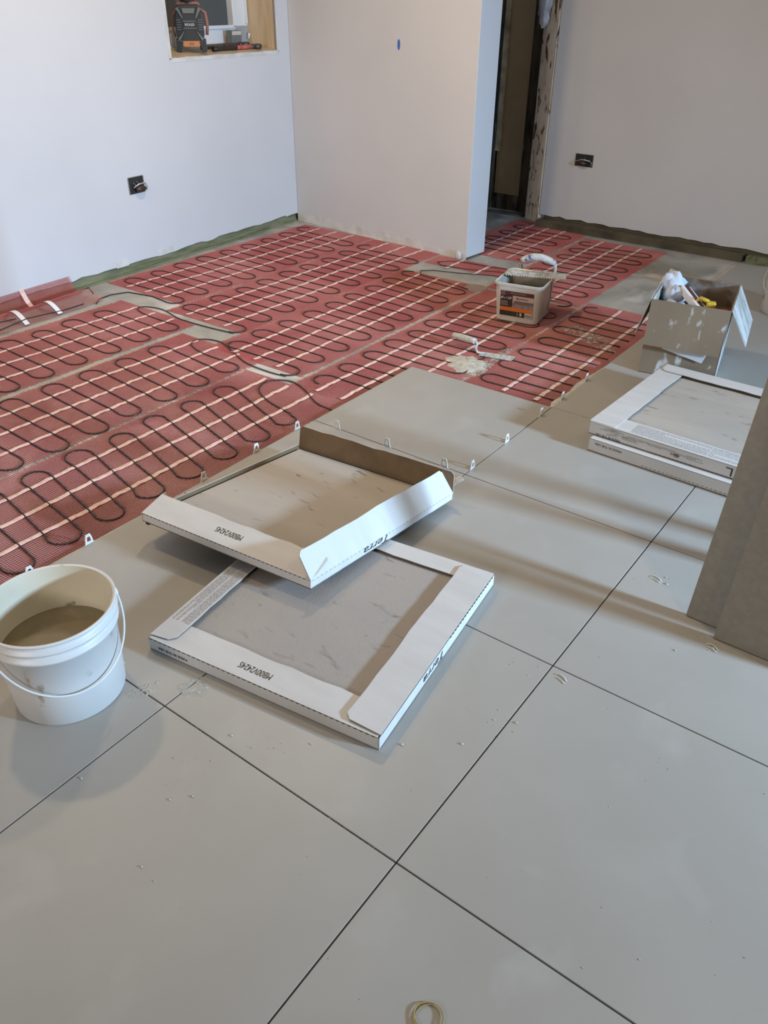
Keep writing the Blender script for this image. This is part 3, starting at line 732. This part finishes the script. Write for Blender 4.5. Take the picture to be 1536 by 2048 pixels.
text('Terra', .030, 'ink', c1, basis(A-U*.016+(B-A)*.42-inn*.0006-o0, -(B-A), -U), 1.6, shear=.3)
dashes(c1, o0, A+(B-A)*.55, B, U, -inn, off=.0004)
def small_print(inf, k, f0, f1, rows, o0, w0=.12, w1=.9, seed=0, hh=.0012, base=None):
    A2, D, v, nrm, w, l, f = inf[('f', k)]; r = random.Random(seed); q = MB()
    for i in range(rows):
        t = w*(w0+(w1-w0)*i/(rows-1)); s = l*f0
        while s < l*f1:
            ln = r.uniform(.004, .018); e = min(s+ln, l*f1)
            p = A2+D*s+v*t+nrm*.0015-o0; q.frame(p, D*(e-s), v*hh, nrm*.0003); s = e+.0025
            if r.random() < .02: break
    return q.build('small_print', 'ink_gray', f)
small_print(inf, 3, .38, .86, 13, o0, seed=3)

# open carton lying tilted on the lower one
cor2 = [(-1.122, .372, .072), (-.566, .428, .066), (-.548, 1.052, .030), (-1.104, .990, .024)]
# keep it planar
p0, p1, p3 = Vector(cor2[0]), Vector(cor2[1]), Vector(cor2[3]); p2 = p1+p3-p0
cor2 = [p0, p1, p2, p3]
fl2 = {0: (.082, R(17), .001, .0, .0, .006), 1: (.078, R(52), .0, .0, .0, .014), 2: (.066, R(92), .0, .0, .0, .012), 3: (.05, R(262), .0, .01, .01, .012)}
c2, inf2, o2 = carton(cor2, .024, 'open white tile carton tilted on top of another, brown inside showing', GC, fl2)
slab_tile([Vector(p)+Vector((0, 0, .003)) for p in cor2], .012, 'boxed_tile', 'tile_back', 'grey brown tile with scuffed back lying in the open carton', 'boxed tiles')
flap_text(inf2, 0, 'MB00V2424S', .49, .50, .026, o0=o2)
A, B, inn, U = inf2[1]
text('Terra', .030, 'ink', c2, basis(A-U*.010+(B-A)*.42-inn*.0006-o2, -(B-A), -U), 1.6, shear=.3)
dashes(c2, o2, A, B, U, -inn, off=.0004, step=.016, ln=.008)
dashes(c2, o2, inf2[0][0], inf2[0][1], inf2[0][3], -inf2[0][2], off=.0004)

# two stacked cartons behind the leaning tiles
GS = 'white tile cartons stacked at the right'
corA = [(-.370, 1.612, 0), (.250, 1.588, 0), (.276, 2.212, 0), (-.344, 2.236, 0)]
c3, inf3, o3 = carton(corA, .044, 'lower white tile carton of the stack at the right, jutting to the front', GC, {0: (.07, 0, .001, .004, .004, .008), 2: (.07, 0, .001, .004, .004, .008)})
slab_tile([Vector(p)+Vector((0, 0, .003)) for p in corA], .037, 'boxed_tile', 'tile', 'grey tiles inside the lower carton of the right stack', 'boxed tiles')
corB = [(-.388, 1.640, .0475), (.232, 1.618, .0475), (.256, 2.240, .0475), (-.356, 2.262, .0475)]
fl4 = {0: (.085, 0, .001, .003, .003, .010), 3: (.090, .0, .003, .003, .003, .006), 2: (.070, .02, .0055, .006, .006, .02), 1: (.08, .0, .003, .003, .003, .006)}
c4, inf4, o4 = carton(corB, .042, 'upper white tile carton of the stack at the right, tile face showing', GC, fl4)
slab_tile([Vector(p)+Vector((0, 0, .003)) for p in corB], .034, 'boxed_tile', 'tile_back', 'pale grey tile framed by the upper carton of the right stack', 'boxed tiles')
small_print(inf4, 0, .22, .62, 9, o4, .15, .85, seed=5, hh=.0022)
small_print(inf4, 0, .625, .98, 8, o4, .15, .85, seed=6, hh=.0022)
A, B, inn, U = inf3[0]
text('MADE IN THE USA', .012, 'ink', c3, basis(A-U*.012+(B-A)*.115-inn*.0006-o3, -(B-A), -U), .95)
dashes(c3, o3, A+(B-A)*.3-U*.036, B-U*.036, U, -inn, off=.0004)
A, B, inn, U = inf4[0]
text('MADE IN THE USA', .011, 'ink', c4, basis(A-U*.036+(B-A)*.115-inn*.0006-o4, -(B-A), -U), .95)
text('L', .040, 'ink', c4, basis(A-U*.020+(B-A)*.755-inn*.0006-o4, -(B-A), -U), 1.3)
q = MB(); r = random.Random(8); D = (B-A).normalized()
for (fx, n_, y0_) in ((.07, 3, .006), (.13, 4, .005), (.20, 4, .012), (.10, 2, .022), (.27, 2, .012), (.34, 2, .013), (.43, 2, .012), (.52, 3, .014)):
    for i in range(n_):
        ln = r.uniform(.025, .055); p = A-U*(y0_+i*.0045)+D*(.62*fx+r.uniform(-.01, .02))-inn*.0006-o4
        s = 0
        while s < ln: e = r.uniform(.003, .009); q.frame(p+D*s, D*e, U*.0014, -inn*.0003); s += e+.002
q.build('small_print', 'ink_gray', c4)
q = MB(); p = A-U*.026+D*.283-inn*.0006-o4; q.frame(p, D*.03, U*.006, -inn*.0003); q.frame(p+D*.012-U*.004, D*.014, U*.014, -inn*.0003); q.build('logo', 'label_tan', c4)
dashes(c4, o4, A+(B-A)*.35-U*.040, B-U*.040, U, -inn, off=.0004)

# ================================================================ LEANING TILES
def leaning(x, y, wd, ht, lean, label, ln_):
    t = thing('large_tile', label, 'tile', (x, y, 0), ln_, 'large tiles leaning upright at the right edge')
    v = Vector((0, math.sin(lean), math.cos(lean))); nb_ = Vector((0, math.cos(lean), -math.sin(lean)))
    o = Vector((0, 0, math.sin(lean)*.010))
    m = MB(); m.frame(o, Vector((wd, 0, 0)), v*ht, nb_*.010)
    m.build('tile_face', 'tile_dark', t, bevel=.001)
    return t
leaning(.185, .967, .30, 1.2, R(15), 'tall taupe tile leaning upright, the rear one of two', R(-1))
leaning(.265, .925, .30, 1.2, R(14), 'tall taupe tile leaning upright, the front one of two', R(-1))
# unseen posts added right of frame to cast shadow bands and prop the tiles
for (x, y, lb) in ((.53, 1.285, 'added timber post casting a shadow band on the tiles, nearer the camera'), (.66, 1.415, 'added timber post casting a shadow band on the tiles, farther back')):
    m = MB(); m.box(-.02, .02, -.022, .022, 0, CEIL)
    tag(m.build('shadow_post', 'lumber', loc=None), lb, 'post', 'added shadow-casting posts')
    o = [q for q in C.objects if q.name.startswith('shadow_post')][-1]; o.location = (x, y, 0)

# ================================================================ BUCKETS
def bucket(loc, rz, label, R1=.132, R0=.115, H=.238, water=None, inside='bucket_in', bail=True, bail_drop=R(48), seg=72, grp='white plastic buckets'):
    t = thing('plastic_bucket', label, 'bucket', loc, rz, grp)
    m = MB(); rr = lambda z: R0+(R1-.006-R0)*z/H
    m.lathe([(0, 0), (R0-.004, 0), (R0, .004), (rr(.09), .09), (rr(.09)+.0008, .092), (rr(H-.055), H-.055), (R1-.001, H-.053), (R1-.001, H-.046), (rr(H-.044), H-.044), (rr(H-.03), H-.03),
             (R1+.001, H-.028), (R1+.001, H-.022), (rr(H-.02)+.001, H-.02), (rr(H)+.001, H-.008), (R1+.001, H-.006), (R1+.0015, H-.001), (R1-.001, H), (R1-.005, H-.002)], seg=seg)
    m.build('bucket_body', 'bucket', t)
    m = MB(); m.lathe([(R1-.005, H-.002), (rr(H*.9)-.003, H*.9), (R0-.003, .004), (0, .004)], seg=seg); m.build('bucket_lining', inside, t)
    if water:
        m = MB(); m.lathe([(rr(water)-.003, water), (0, water)], seg=seg); m.build('murky_water', 'murky', t)
    if bail:
        m = MB(); zb = H-.038
        for s in (-1, 1): m.tube([(s*(R1-.004), 0, zb), (s*(R1+.008), 0, zb)], .009, 12)
        m.build('bail_ear', 'bucket', t)
        m = MB(); rad = R1+.006; pts = []
        for i in range(41):
            a = math.pi*i/40; x = math.cos(a)*rad; q = math.sin(a)*rad*1.22
            pts.append((x, -q*math.cos(bail_drop), zb-q*math.sin(bail_drop)))
        m.tube(pts, .0022, 8); m.build('wire_handle', 'wire', t)
    return t
bk = bucket((-.820, -.084, .0), R(75), 'white bucket of murky brown water at the front left', water=.132, bail_drop=R(40))
bk2 = bucket((-.185, 3.475, .0), R(330), 'white bucket with a wire handle cut off by the right edge', H=.25, bail_drop=R(42))
text('Pu', .055, 'ink_gray', bk2, basis((-.118*math.cos(R(48)), -.118*math.sin(R(48)), .075), Vector((math.sin(R(48)), -math.cos(R(48)), 0)), (0, 0, 1)), 1.0)

# ================================================================ TUB AND TROWEL
def rrect(w, h, r_, n_=6):
    pts = []
    for cx_, cy_, a0 in ((w/2-r_, h/2-r_, 0), (-w/2+r_, h/2-r_, 90), (-w/2+r_, -h/2+r_, 180), (w/2-r_, -h/2+r_, 270)):
        for i in range(n_+1): a = R(a0+90*i/n_); pts.append((cx_+r_*math.cos(a), cy_+r_*math.sin(a)))
    return pts
tubA = math.atan2(.037, .200)
t = thing('square_tub', 'square translucent white tub with an orange and black label', 'tub', (-1.183, 2.672, SLAB+.008), tubA)
def loft(m, rings, cap0=True, cap1=False, flip=False):
    n_ = len(rings[0]); vs = [p for r_ in rings for p in r_]; fs = []
    for k in range(len(rings)-1):
        for i in range(n_): fs.append((k*n_+i, k*n_+(i+1) % n_, (k+1)*n_+(i+1) % n_, (k+1)*n_+i))
    if cap0: fs.append(tuple(reversed(range(n_))))
    if cap1: fs.append(tuple(range((len(rings)-1)*n_, len(rings)*n_)))
    if flip: fs = [tuple(reversed(f)) for f in fs]
    m.add(vs, fs, False)
HT = .168; W0, D0, W1, D1 = .200, .215, .222, .240
def ring(w, d_, z, r_=.028): return [(x, y, z) for x, y in rrect(w, d_, r_)]
m = MB(); loft(m, [ring(W0-.006, D0-.006, 0), ring(W0, D0, .004), ring(W1, D1, HT), ring(W1+.010, D1+.010, HT+.001), ring(W1+.012, D1+.012, HT+.012), ring(W1+.004, D1+.004, HT+.014), ring(W1-.004, D1-.004, HT+.010)])
m.build('tub_body', 'tub', t)
m = MB(); loft(m, [ring(W1-.004, D1-.004, HT+.010), ring(W0-.004, D0-.004, .02)], cap0=False, cap1=True); m.build('tub_lining', 'tub_mud', t)
# label on the front (-y) face
lab = thing('x', '', ''); bpy.data.objects.remove(lab)
fy = lambda z: -(D0/2+(D1-D0)/2*z/HT)-.0006
def lbl(x0, x1, z0, z1, mt, off=0.0, parent=None, nm='label_print', skew=0.0):
    q = MB(); q.prism([(x0, fy(z0)-off, z0), (x1, fy(z0)-off, z0), (x1, fy(z1)-off, z1), (x0+skew, fy(z1)-off, z1)], (0, -.0004, 0)); return q.build(nm, mt, parent)
base = lbl(-.079, .079, .028, .146, 'label_black', 0, t, 'label')
for a in ((-.079, .079, .128, .146, 'label_maroon'), (-.077, -.056, .127, .145, 'label_pink'), (-.020, .079, .088, .127, 'label_pink'), (-.024, .079, .070, .104, 'label_tan'),
          (-.079, .079, .052, .070, 'label_orange'), (.042, .077, .029, .051, 'label_white'), (.004, .010, .034, .048, 'label_green'), (.018, .026, .034, .048, 'label_white')):
    lbl(a[0], a[1], a[2], a[3], a[4], .0005, base, skew=.012 if a[4] == 'label_tan' else 0)
for i in range(9): lbl(.045+i*.0034, .0465+i*.0034, .031, .046, 'ink', .001, base)
q = MB(); q.box(.0, .052, fy(.115)-.0016, fy(.115)-.001, .1135, .1165); q.box(-.001, .003, fy(.115)-.0016, fy(.115)-.001, .1095, .1205); q.build('label_print', 'ink', base)
TB = lambda x, z: basis((x, fy(z)-.0015, z), (1, 0, 0), (0, .066, 1))
text('#8 x 1-5/8"', .0165, 'label_white', base, TB(-.050, .113), .72)
text('WOOD SCREWS', .012, 'label_tan', base, TB(.006, .137), .8)
for i in range(4): lbl(-.076, -.040-.004*(i % 2), .078+i*.006, .0795+i*.006, 'label_pink', .001, base)
m = MB(); m.tube([(W1/2+.004, .03, HT-.004), (W1/2+.012, .0, HT-.045), (W1/2+.014, -.02, HT-.075), (W1/2+.010, -.03, HT-.11)], .0016, 6); m.build('wire_handle', 'metal_dark', t)

tr = thing('notched_trowel', 'mortar caked notched trowel resting across the square tub', 'trowel', (-1.165, 2.735, SLAB+.008+HT+.0145), R(21))
m = MB(); L2 = .140; Wd = .05
m.box(-L2, L2, -Wd+.010, Wd, 0, .0022)
for i in range(24): x = -L2+.003+i*.0117; m.box(x, x+.0065, -Wd, -Wd+.0105, 0, .0022)
m.build('blade', 'muddy_steel', tr)
m = MB(); m.box(-L2+.02, L2-.02, -.006, .006, .0022, .009); m.tube([(.085, 0, .006), (.086, 0, .03), (.080, 0, .066)], .007, 10); m.build('shank', 'muddy_steel', tr, bevel=.001)
m = MB()
m.tube([(-.075+.155*i/16, 0, .060+.022*math.sin(math.pi*(i/16)**.9)) for i in range(17)], .017, 16, rf=lambda f: .0165*(1-.35*abs(2*f-1)**3)+.001*noise.noise(Vector((f*9, 0, 0))))
m.build('grip', 'muddy_grip', tr)

# margin trowel on the mat
mt_ = thing('margin_trowel', 'small mortar caked margin trowel lying on the red mat', 'trowel', (-1.10, 2.14, SLAB+.006), R(14))
MB().prism([(.0, -.022, 0), (.145, -.026, 0), (.148, .026, 0), (.0, .022, 0)], (0, 0, .0018)).build('blade', 'muddy_steel', mt_, bevel=.0006)
m = MB(); m.tube([(.02, 0, .003), (-.012, 0, .004), (-.022, .003, .020), (-.018, .012, .038), (-.03, .014, .048)], .0055, 10); m.build('shank', 'muddy_steel', mt_)
m = MB(); m.tube([(-.028-.115*i/10, .014+.055*i/10, .046-.008*i/10) for i in range(11)], .013, 14, rf=lambda f: .012+.003*math.sin(f*math.pi)); m.build('grip', 'muddy_grip', mt_)

# ================================================================ CARDBOARD BOX OF TOOLS
HB = .30
bA, bB, bC, bD = Vector((-.484, 2.350, 0)), Vector((-.196, 2.395, 0)), Vector((-.262, 2.735, 0)), Vector((-.548, 2.700, 0))
t = thing('cardboard_box', 'mortar splattered open cardboard box of tools with flaps folded down', 'box', bA)
def Lb(p): return Vector(p)-bA
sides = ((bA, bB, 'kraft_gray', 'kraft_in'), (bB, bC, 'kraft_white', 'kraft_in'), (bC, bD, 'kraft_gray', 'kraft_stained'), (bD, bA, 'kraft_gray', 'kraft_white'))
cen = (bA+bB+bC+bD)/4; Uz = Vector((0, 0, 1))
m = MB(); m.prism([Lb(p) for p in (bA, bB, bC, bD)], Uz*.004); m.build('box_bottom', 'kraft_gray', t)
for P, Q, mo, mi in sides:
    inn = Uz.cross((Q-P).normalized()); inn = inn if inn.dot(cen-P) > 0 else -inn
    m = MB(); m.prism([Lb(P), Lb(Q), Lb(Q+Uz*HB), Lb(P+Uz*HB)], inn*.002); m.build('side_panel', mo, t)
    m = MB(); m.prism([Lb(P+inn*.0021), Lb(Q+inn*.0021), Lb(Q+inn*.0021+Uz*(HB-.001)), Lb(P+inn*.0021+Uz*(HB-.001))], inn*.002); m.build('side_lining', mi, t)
def bflap(P, Q, w, ang, mt, sh0=0, sh1=0, th=.0035):
    D = (Q-P).normalized(); out = D.cross(Uz); out = out if out.dot(cen-P) < 0 else -out
    v = out*math.sin(ang)-Uz*math.cos(ang); o_ = out*.001
    m = MB(); m.prism([Lb(P+Uz*HB+o_), Lb(Q+Uz*HB+o_), Lb(Q+Uz*HB+o_+v*w+D*sh1), Lb(P+Uz*HB+o_+v*w+D*sh0)], (D.cross(v)).normalized()*th*(1 if D.cross(v).dot(out) > 0 else -1))
    return m.build('flap', mt, t)
bflap(bA, bB, .175, R(9), 'kraft_gray', .004, -.004)
bflap(bB, bC, .150, R(30), 'kraft_white', .01, -.01)
bflap(bD, bA, .150, R(14), 'kraft_white')
bflap(bC, bD, .150, R(20), 'kraft_gray')
o = MB().prism([Lb(bA+(bB-bA)*.26+Uz*.116-Vector((0, .010, 0))), Lb(bA+(bB-bA)*.80+Uz*.084-Vector((0, .009, 0))), Lb(bA+(bB-bA)*.85+Uz*.130-Vector((0, .012, 0))), Lb(bA+(bB-bA)*.27+Uz*.150-Vector((0, .014, 0)))], (0, .0006, 0)).build('torn_label', 'paper', t)
# things in the box
def inbox(fx, fy_, z): return bA+(bB-bA)*fx+(bD-bA)*fy_+Uz*z
m = MB(); m.ball(inbox(.13, .72, .285), .055, (.8, .8, 1.0), 18, .7); m.ball(inbox(.20, .60, .25), .05, (.9, .9, 1), 16, .8)
tag(m.build('rag', 'rag'), 'pale blue crumpled rag at the back corner of the tool box', 'rag')
m = MB(); m.ball(inbox(.30, .25, .235), .06, (1.1, .8, .5), 16, .9)
tag(m.build('rag', 'rag'), 'white crumpled paper rag low at the front left inside the tool box', 'rag')
lv = thing('float_trowel', 'long white and maroon float lying diagonally in the tool box', 'float', inbox(.48, .36, .268))
X = (inbox(.72, .10, .20)-inbox(.28, .62, .25)); Yv = X.cross(Uz).normalized(); Xn = X.normalized(); Zn = Xn.cross(Yv)
def bar(m_, o_, l_, w_, h_, nm, par): q = MB(); q.frame(Vector(o_)-Xn*l_/2-Yv*w_/2-Zn*h_/2, Xn*l_, Yv*w_, Zn*h_); return q.build(nm, m_, par, bevel=.001)
bar('vinyl', (0, 0, 0), .22, .012, .03, 'face_plate', lv); bar('maroon', Yv*-.014, .22, .016, .03, 'core', lv); bar('vinyl', Yv*-.026, .20, .006, .024, 'edge_strip', lv)
yt = thing('yellow_tool', 'yellow plastic tool poking out of the middle of the tool box', 'tool', inbox(.72, .30, .268))
MB().cbox((0, 0, 0), (.035, .03, .045), R(20)).build('body', 'yellow', yt, bevel=.006)
m = MB(); m.tube([(-.012, 0, .02), (-.045, .008, .026), (-.062, .01, .004)], .008, 10); m.build('handle', 'yellow', yt)
m = MB(); m.tube([inbox(.80, .20, .255), inbox(.88, .18, .272), inbox(.95, .20, .272)], .011, 12)
tag(m.build('red_handle', 'red_tool'), 'red plastic handle lying at the right side of the tool box', 'tool')
# loose filler below so the small things rest on something
m = MB(); m.prism([inbox(.03, .03, .005), inbox(.97, .03, .005), inbox(.97, .97, .005), inbox(.03, .97, .005)], Uz*.20)
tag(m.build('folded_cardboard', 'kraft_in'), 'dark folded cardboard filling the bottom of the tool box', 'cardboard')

# ================================================================ RUBBER BAND
m = MB()
pts = []
for i in range(150):
    a = 2*math.pi*i/150*3; rr_ = .0205+.0022*math.sin(a*.6666667+1)+.0012*math.sin(a*2.3333333)
    pts.append((.187+rr_*math.cos(a)*1.02, -.178+rr_*math.sin(a), .0014+.0012*(math.sin(a*.6666667)+1)))
m.tube(pts, .0009, 6, closed=True)
tag(m.build('rubber_band', 'rubber_band'), 'looped tan rubber band lying on the nearest tile', 'rubber band')

# ================================================================ OUTLETS
def outlet(fn, nrm, tv, s, z, w, h, label, tilt, hang):
    t = thing('outlet_box', label, 'electrical outlet', fn(s, z, 0))
    L_ = lambda ds, dz, d_: fn(s+ds, z+dz, d_)-fn(s, z, 0)
    m = MB(); m.prism([L_(-w/2, -h/2, -.001), L_(w/2, -h/2, -.001), L_(w/2, h/2, -.001), L_(-w/2, h/2, -.001)], -nrm*-.0006)
    m.build('box_opening', 'box_black', t)
    m = MB()
    for a, b_, c_, d_ in ((-w/2-.003, -w/2, -h/2, h/2), (w/2, w/2+.003, -h/2, h/2), (-w/2, w/2, h/2, h/2+.003)):
        m.prism([L_(a, c_, -.0035), L_(b_, c_, -.0035), L_(b_, d_, -.0035), L_(a, d_, -.0035)], nrm*.0012)
    m.build('box_rim', 'metal_light', t)
    rc = MB(); o_ = L_(hang, -h*.22, -.022)
    rc.ball(o_, .030, (.45, 1.15, .55) if abs(nrm.x) > .7 else (1.15, .45, .55), 14)
    rc.build('receptacle', 'brown_plastic', t)
    m = MB(); m.tube([L_(hang-w*.40, -h*.10, -.012), L_(hang-.01, h*.08, -.02), L_(hang+.015, h*.10, -.022), L_(hang+w*.42, h*.02, -.012)], .004, 8)
    m.tube([L_(hang+w*.40, h*.05, -.01), L_(hang+w*.52, -.01, -.01), L_(hang+w*.50, -.03, -.008)], .0022, 6)
    m.build('yoke', 'metal_light', t)
    m = MB(); m.tube([L_(0, h*.25, -.002), L_(.01, .005, -.012), L_(hang, -.01, -.014)], .0022, 6); m.tube([L_(-.02, h*.2, -.002), L_(-.012, 0, -.014), L_(hang-.01, -.015, -.014)], .0022, 6)
    m.build('wire', 'radio_gray', t)
outlet(lw, LN, LT, .935, .418, .100, .082, 'open black outlet box with hanging receptacle on the left wall', 0, .014)
outlet(bw, BN, BT, .272, .405, .118, .070, 'open black outlet box with loose receptacle on the right back wall', 0, -.006)

# ================================================================ NICHE CONTENTS
# jobsite radio
rp = lw((2.715-1.18), ZS+.014, .085); rz_ = math.atan2(-(-.689-rp.y), -(.472-rp.x))   # faces into the room
fx_ = Vector((.472-rp.x, -.689-rp.y, 0)).normalized()
rad = thing('jobsite_radio', 'black and orange jobsite radio standing on the window sill', 'radio', rp, math.atan2(fx_.y, fx_.x)+R(90)+R(0))
# local: -y faces the camera side, x to the right
w_, h_, dp = .075, .235, .05
m = MB(); m.prism([(-w_*.85, -dp, .035), (w_*.85, -dp, .035), (w_, -dp, .09), (w_*.92, -dp, .175), (w_*.75, -dp, .212), (-w_*.75, -dp, .212), (-w_*.92, -dp, .175), (-w_, -dp, .09)], (0, dp*1.9, 0))
m.build('radio_body', 'radio_dark', rad, bevel=.004)
m = MB()
for s in (-1, 1):
    m.prism([(s*.030, -dp-.008, .150), (s*.040, -dp-.008, .158), (s*.066, -dp-.008, .200), (s*.052, -dp-.008, .206)], (0, .012, 0))
    m.prism([(s*.030, -dp-.008, .098), (s*.040, -dp-.008, .090), (s*.068, -dp-.008, .062), (s*.058, -dp-.008, .052)], (0, .012, 0))
m.prism([(-.034, -dp-.006, .108), (.034, -dp-.006, .108), (.034, -dp-.006, .112), (-.034, -dp-.006, .112)], (0, .01, 0))
m.prism([(-.034, -dp-.006, .140), (.034, -dp-.006, .140), (.034, -dp-.006, .144), (-.034, -dp-.006, .144)], (0, .01, 0))
m.prism([(-.028, -dp-.006, .178), (.028, -dp-.006, .178), (.034, -dp-.006, .200), (-.034, -dp-.006, .200)], (0, .01, 0))
for i in range(5):
    for s in (-1, 1): m.box(s*.056-.011, s*.056+.011, -dp-.004, -dp+.002, .102+i*.011, .1055+i*.011)
m.build('guard_ribs', 'radio_gray', rad)
MB().prism([(-.030, -dp-.005, .113), (.030, -dp-.005, .113), (.030, -dp-.005, .139), (-.030, -dp-.005, .139)], (0, .006, 0)).build('badge', 'radio_dark', rad)
text('RIDGID', .016, 'vinyl', rad, basis((0, -dp-.0058, .126), (1, 0, 0), (0, 0, 1)), .95)
m = MB(); m.prism([(-.054, -dp-.009, .052), (.054, -dp-.009, .052), (.040, -dp-.009, .026), (-.040, -dp-.009, .026)], (0, .012, 0)); bd = m.build('orange_badge', 'radio_orange', rad)
text('X3', .019, 'ink', bd, basis((0, -dp-.0095, .038), (1, 0, 0), (0, 0, 1)), 1.1)
m = MB()
for s in (-1, 1):
    for yy in (-dp+.0, dp-.01): m.prism([(s*.040, yy-.01, .05), (s*.078, yy-.01, .06), (s*.080, yy-.01, .0), (s*.054, yy-.01, .0)], (0, .022, 0))
m.build('feet', 'radio_dark', rad, bevel=.003)
m = MB(); m.tube([(w_*.70, -.02, .200), (w_+.012, -.02, .180), (w_+.018, -.02, .13), (w_+.012, -.02, .078)], .0085, 10); m.build('orange_grip', 'radio_rust', rad)
m = MB(); m.tube([(-w_*.8, -.01, .195), (-w_-.014, -.01, .165), (-w_-.016, -.01, .11), (-w_-.004, -.01, .07)], .004, 8); m.tube([(-.06, 0, .212), (-.05, 0, .222), (.05, 0, .222), (.06, 0, .212)], .008, 8); m.build('carry_handle', 'radio_rust', rad)
cp = rp+Vector((0, 0, .255))
m = MB(); m.ball(cp, .045, (.9, 1.0, .75), 18, .45); m.ball(cp+Vector((-.03, .02, .02)), .035, (1, 1, .8), 14, .5)
tag(m.build('cloth_cap', 'cloth'), 'dark crumpled cloth cap set on top of the jobsite radio', 'cap')
# hammers
def zz(dp_): return ZS+.030*dp_/d
def hammer(s0, s1, dp_, label, mats, zo=0.0):
    t_ = thing('hammer', label, 'hammer', lw(s0, zz(dp_), dp_), 0, 'hammers on the window sill')
    A = Vector((0, 0, .013+zo)); B = lw(s1, zz(dp_), dp_)-lw(s0, zz(dp_), dp_)+Vector((0, 0, .013+zo)); Dv = B-A
    q = MB(); q.tube([A+Dv*i/10 for i in range(6)], .012, 12, rf=lambda f: .0135-.003*math.sin(f*math.pi)); q.build('handle_end', mats[0], t_)
    q = MB(); q.tube([A+Dv*.5, A+Dv*.6, A+Dv*.70, A+Dv*.84], .0115, 12); q.build('grip', mats[1], t_)
    q = MB(); q.tube([A+Dv*.84, A+Dv*.90, A+Dv*1.0], .010, 10); q.tube([A+Dv*.93+LN*-.02, A+Dv*.93+LN*.02, A+Dv*.94+LN*.034], .013, 14); q.tube([A+Dv*1.0+LN*-.01, A+Dv*1.0+LN*.022], .014, 14); q.build('head', mats[2], t_)
    return t_
hammer(1.665, 2.035, .055, 'hammer with black handle and red grip lying on the front of the sill', ('box_black', 'red_grip', 'metal_dark'))
hammer(1.64, 2.00, .115, 'dark hammer with rusty handle lying behind the red gripped one', ('metal_dark', 'maroon', 'metal_dark'))
sp = lw(1.955, zz(.16), .16)
t_ = thing('screw_box', 'small grey and white box of screws behind the hammers', 'box', sp, math.atan2(LT.y, LT.x))
MB().box(-.040, .040, -.022, .022, 0, .078).build('box_body', 'radio_gray', t_, bevel=.001)
MB().box(-.038, .038, -.0228, -.022, .055, .074).build('box_label', 'label_white', t_)

# ================================================================ CEILING LAMPS
for k, (x, y, pw_) in enumerate(LAMPS):
    t_ = thing('ceiling_lamp', ['round recessed ceiling lamp over the front left mats', 'round recessed ceiling lamp over the middle of the mats', 'round recessed ceiling lamp over the leaning tiles', 'round recessed ceiling lamp behind the camera'][k], 'lamp', (x, y, CEIL), 0, 'recessed ceiling lamps')
    q = MB(); q.lathe([(.080, 0), (.098, 0), (.096, -.010), (.082, -.012), (.080, 0)], seg=32); q.build('trim_ring', 'lamp_trim', t_)
    q = MB(); q.lathe([(0, -.004), (.081, -.004)], seg=32); q.build('diffuser', 'lamp_glow', t_)
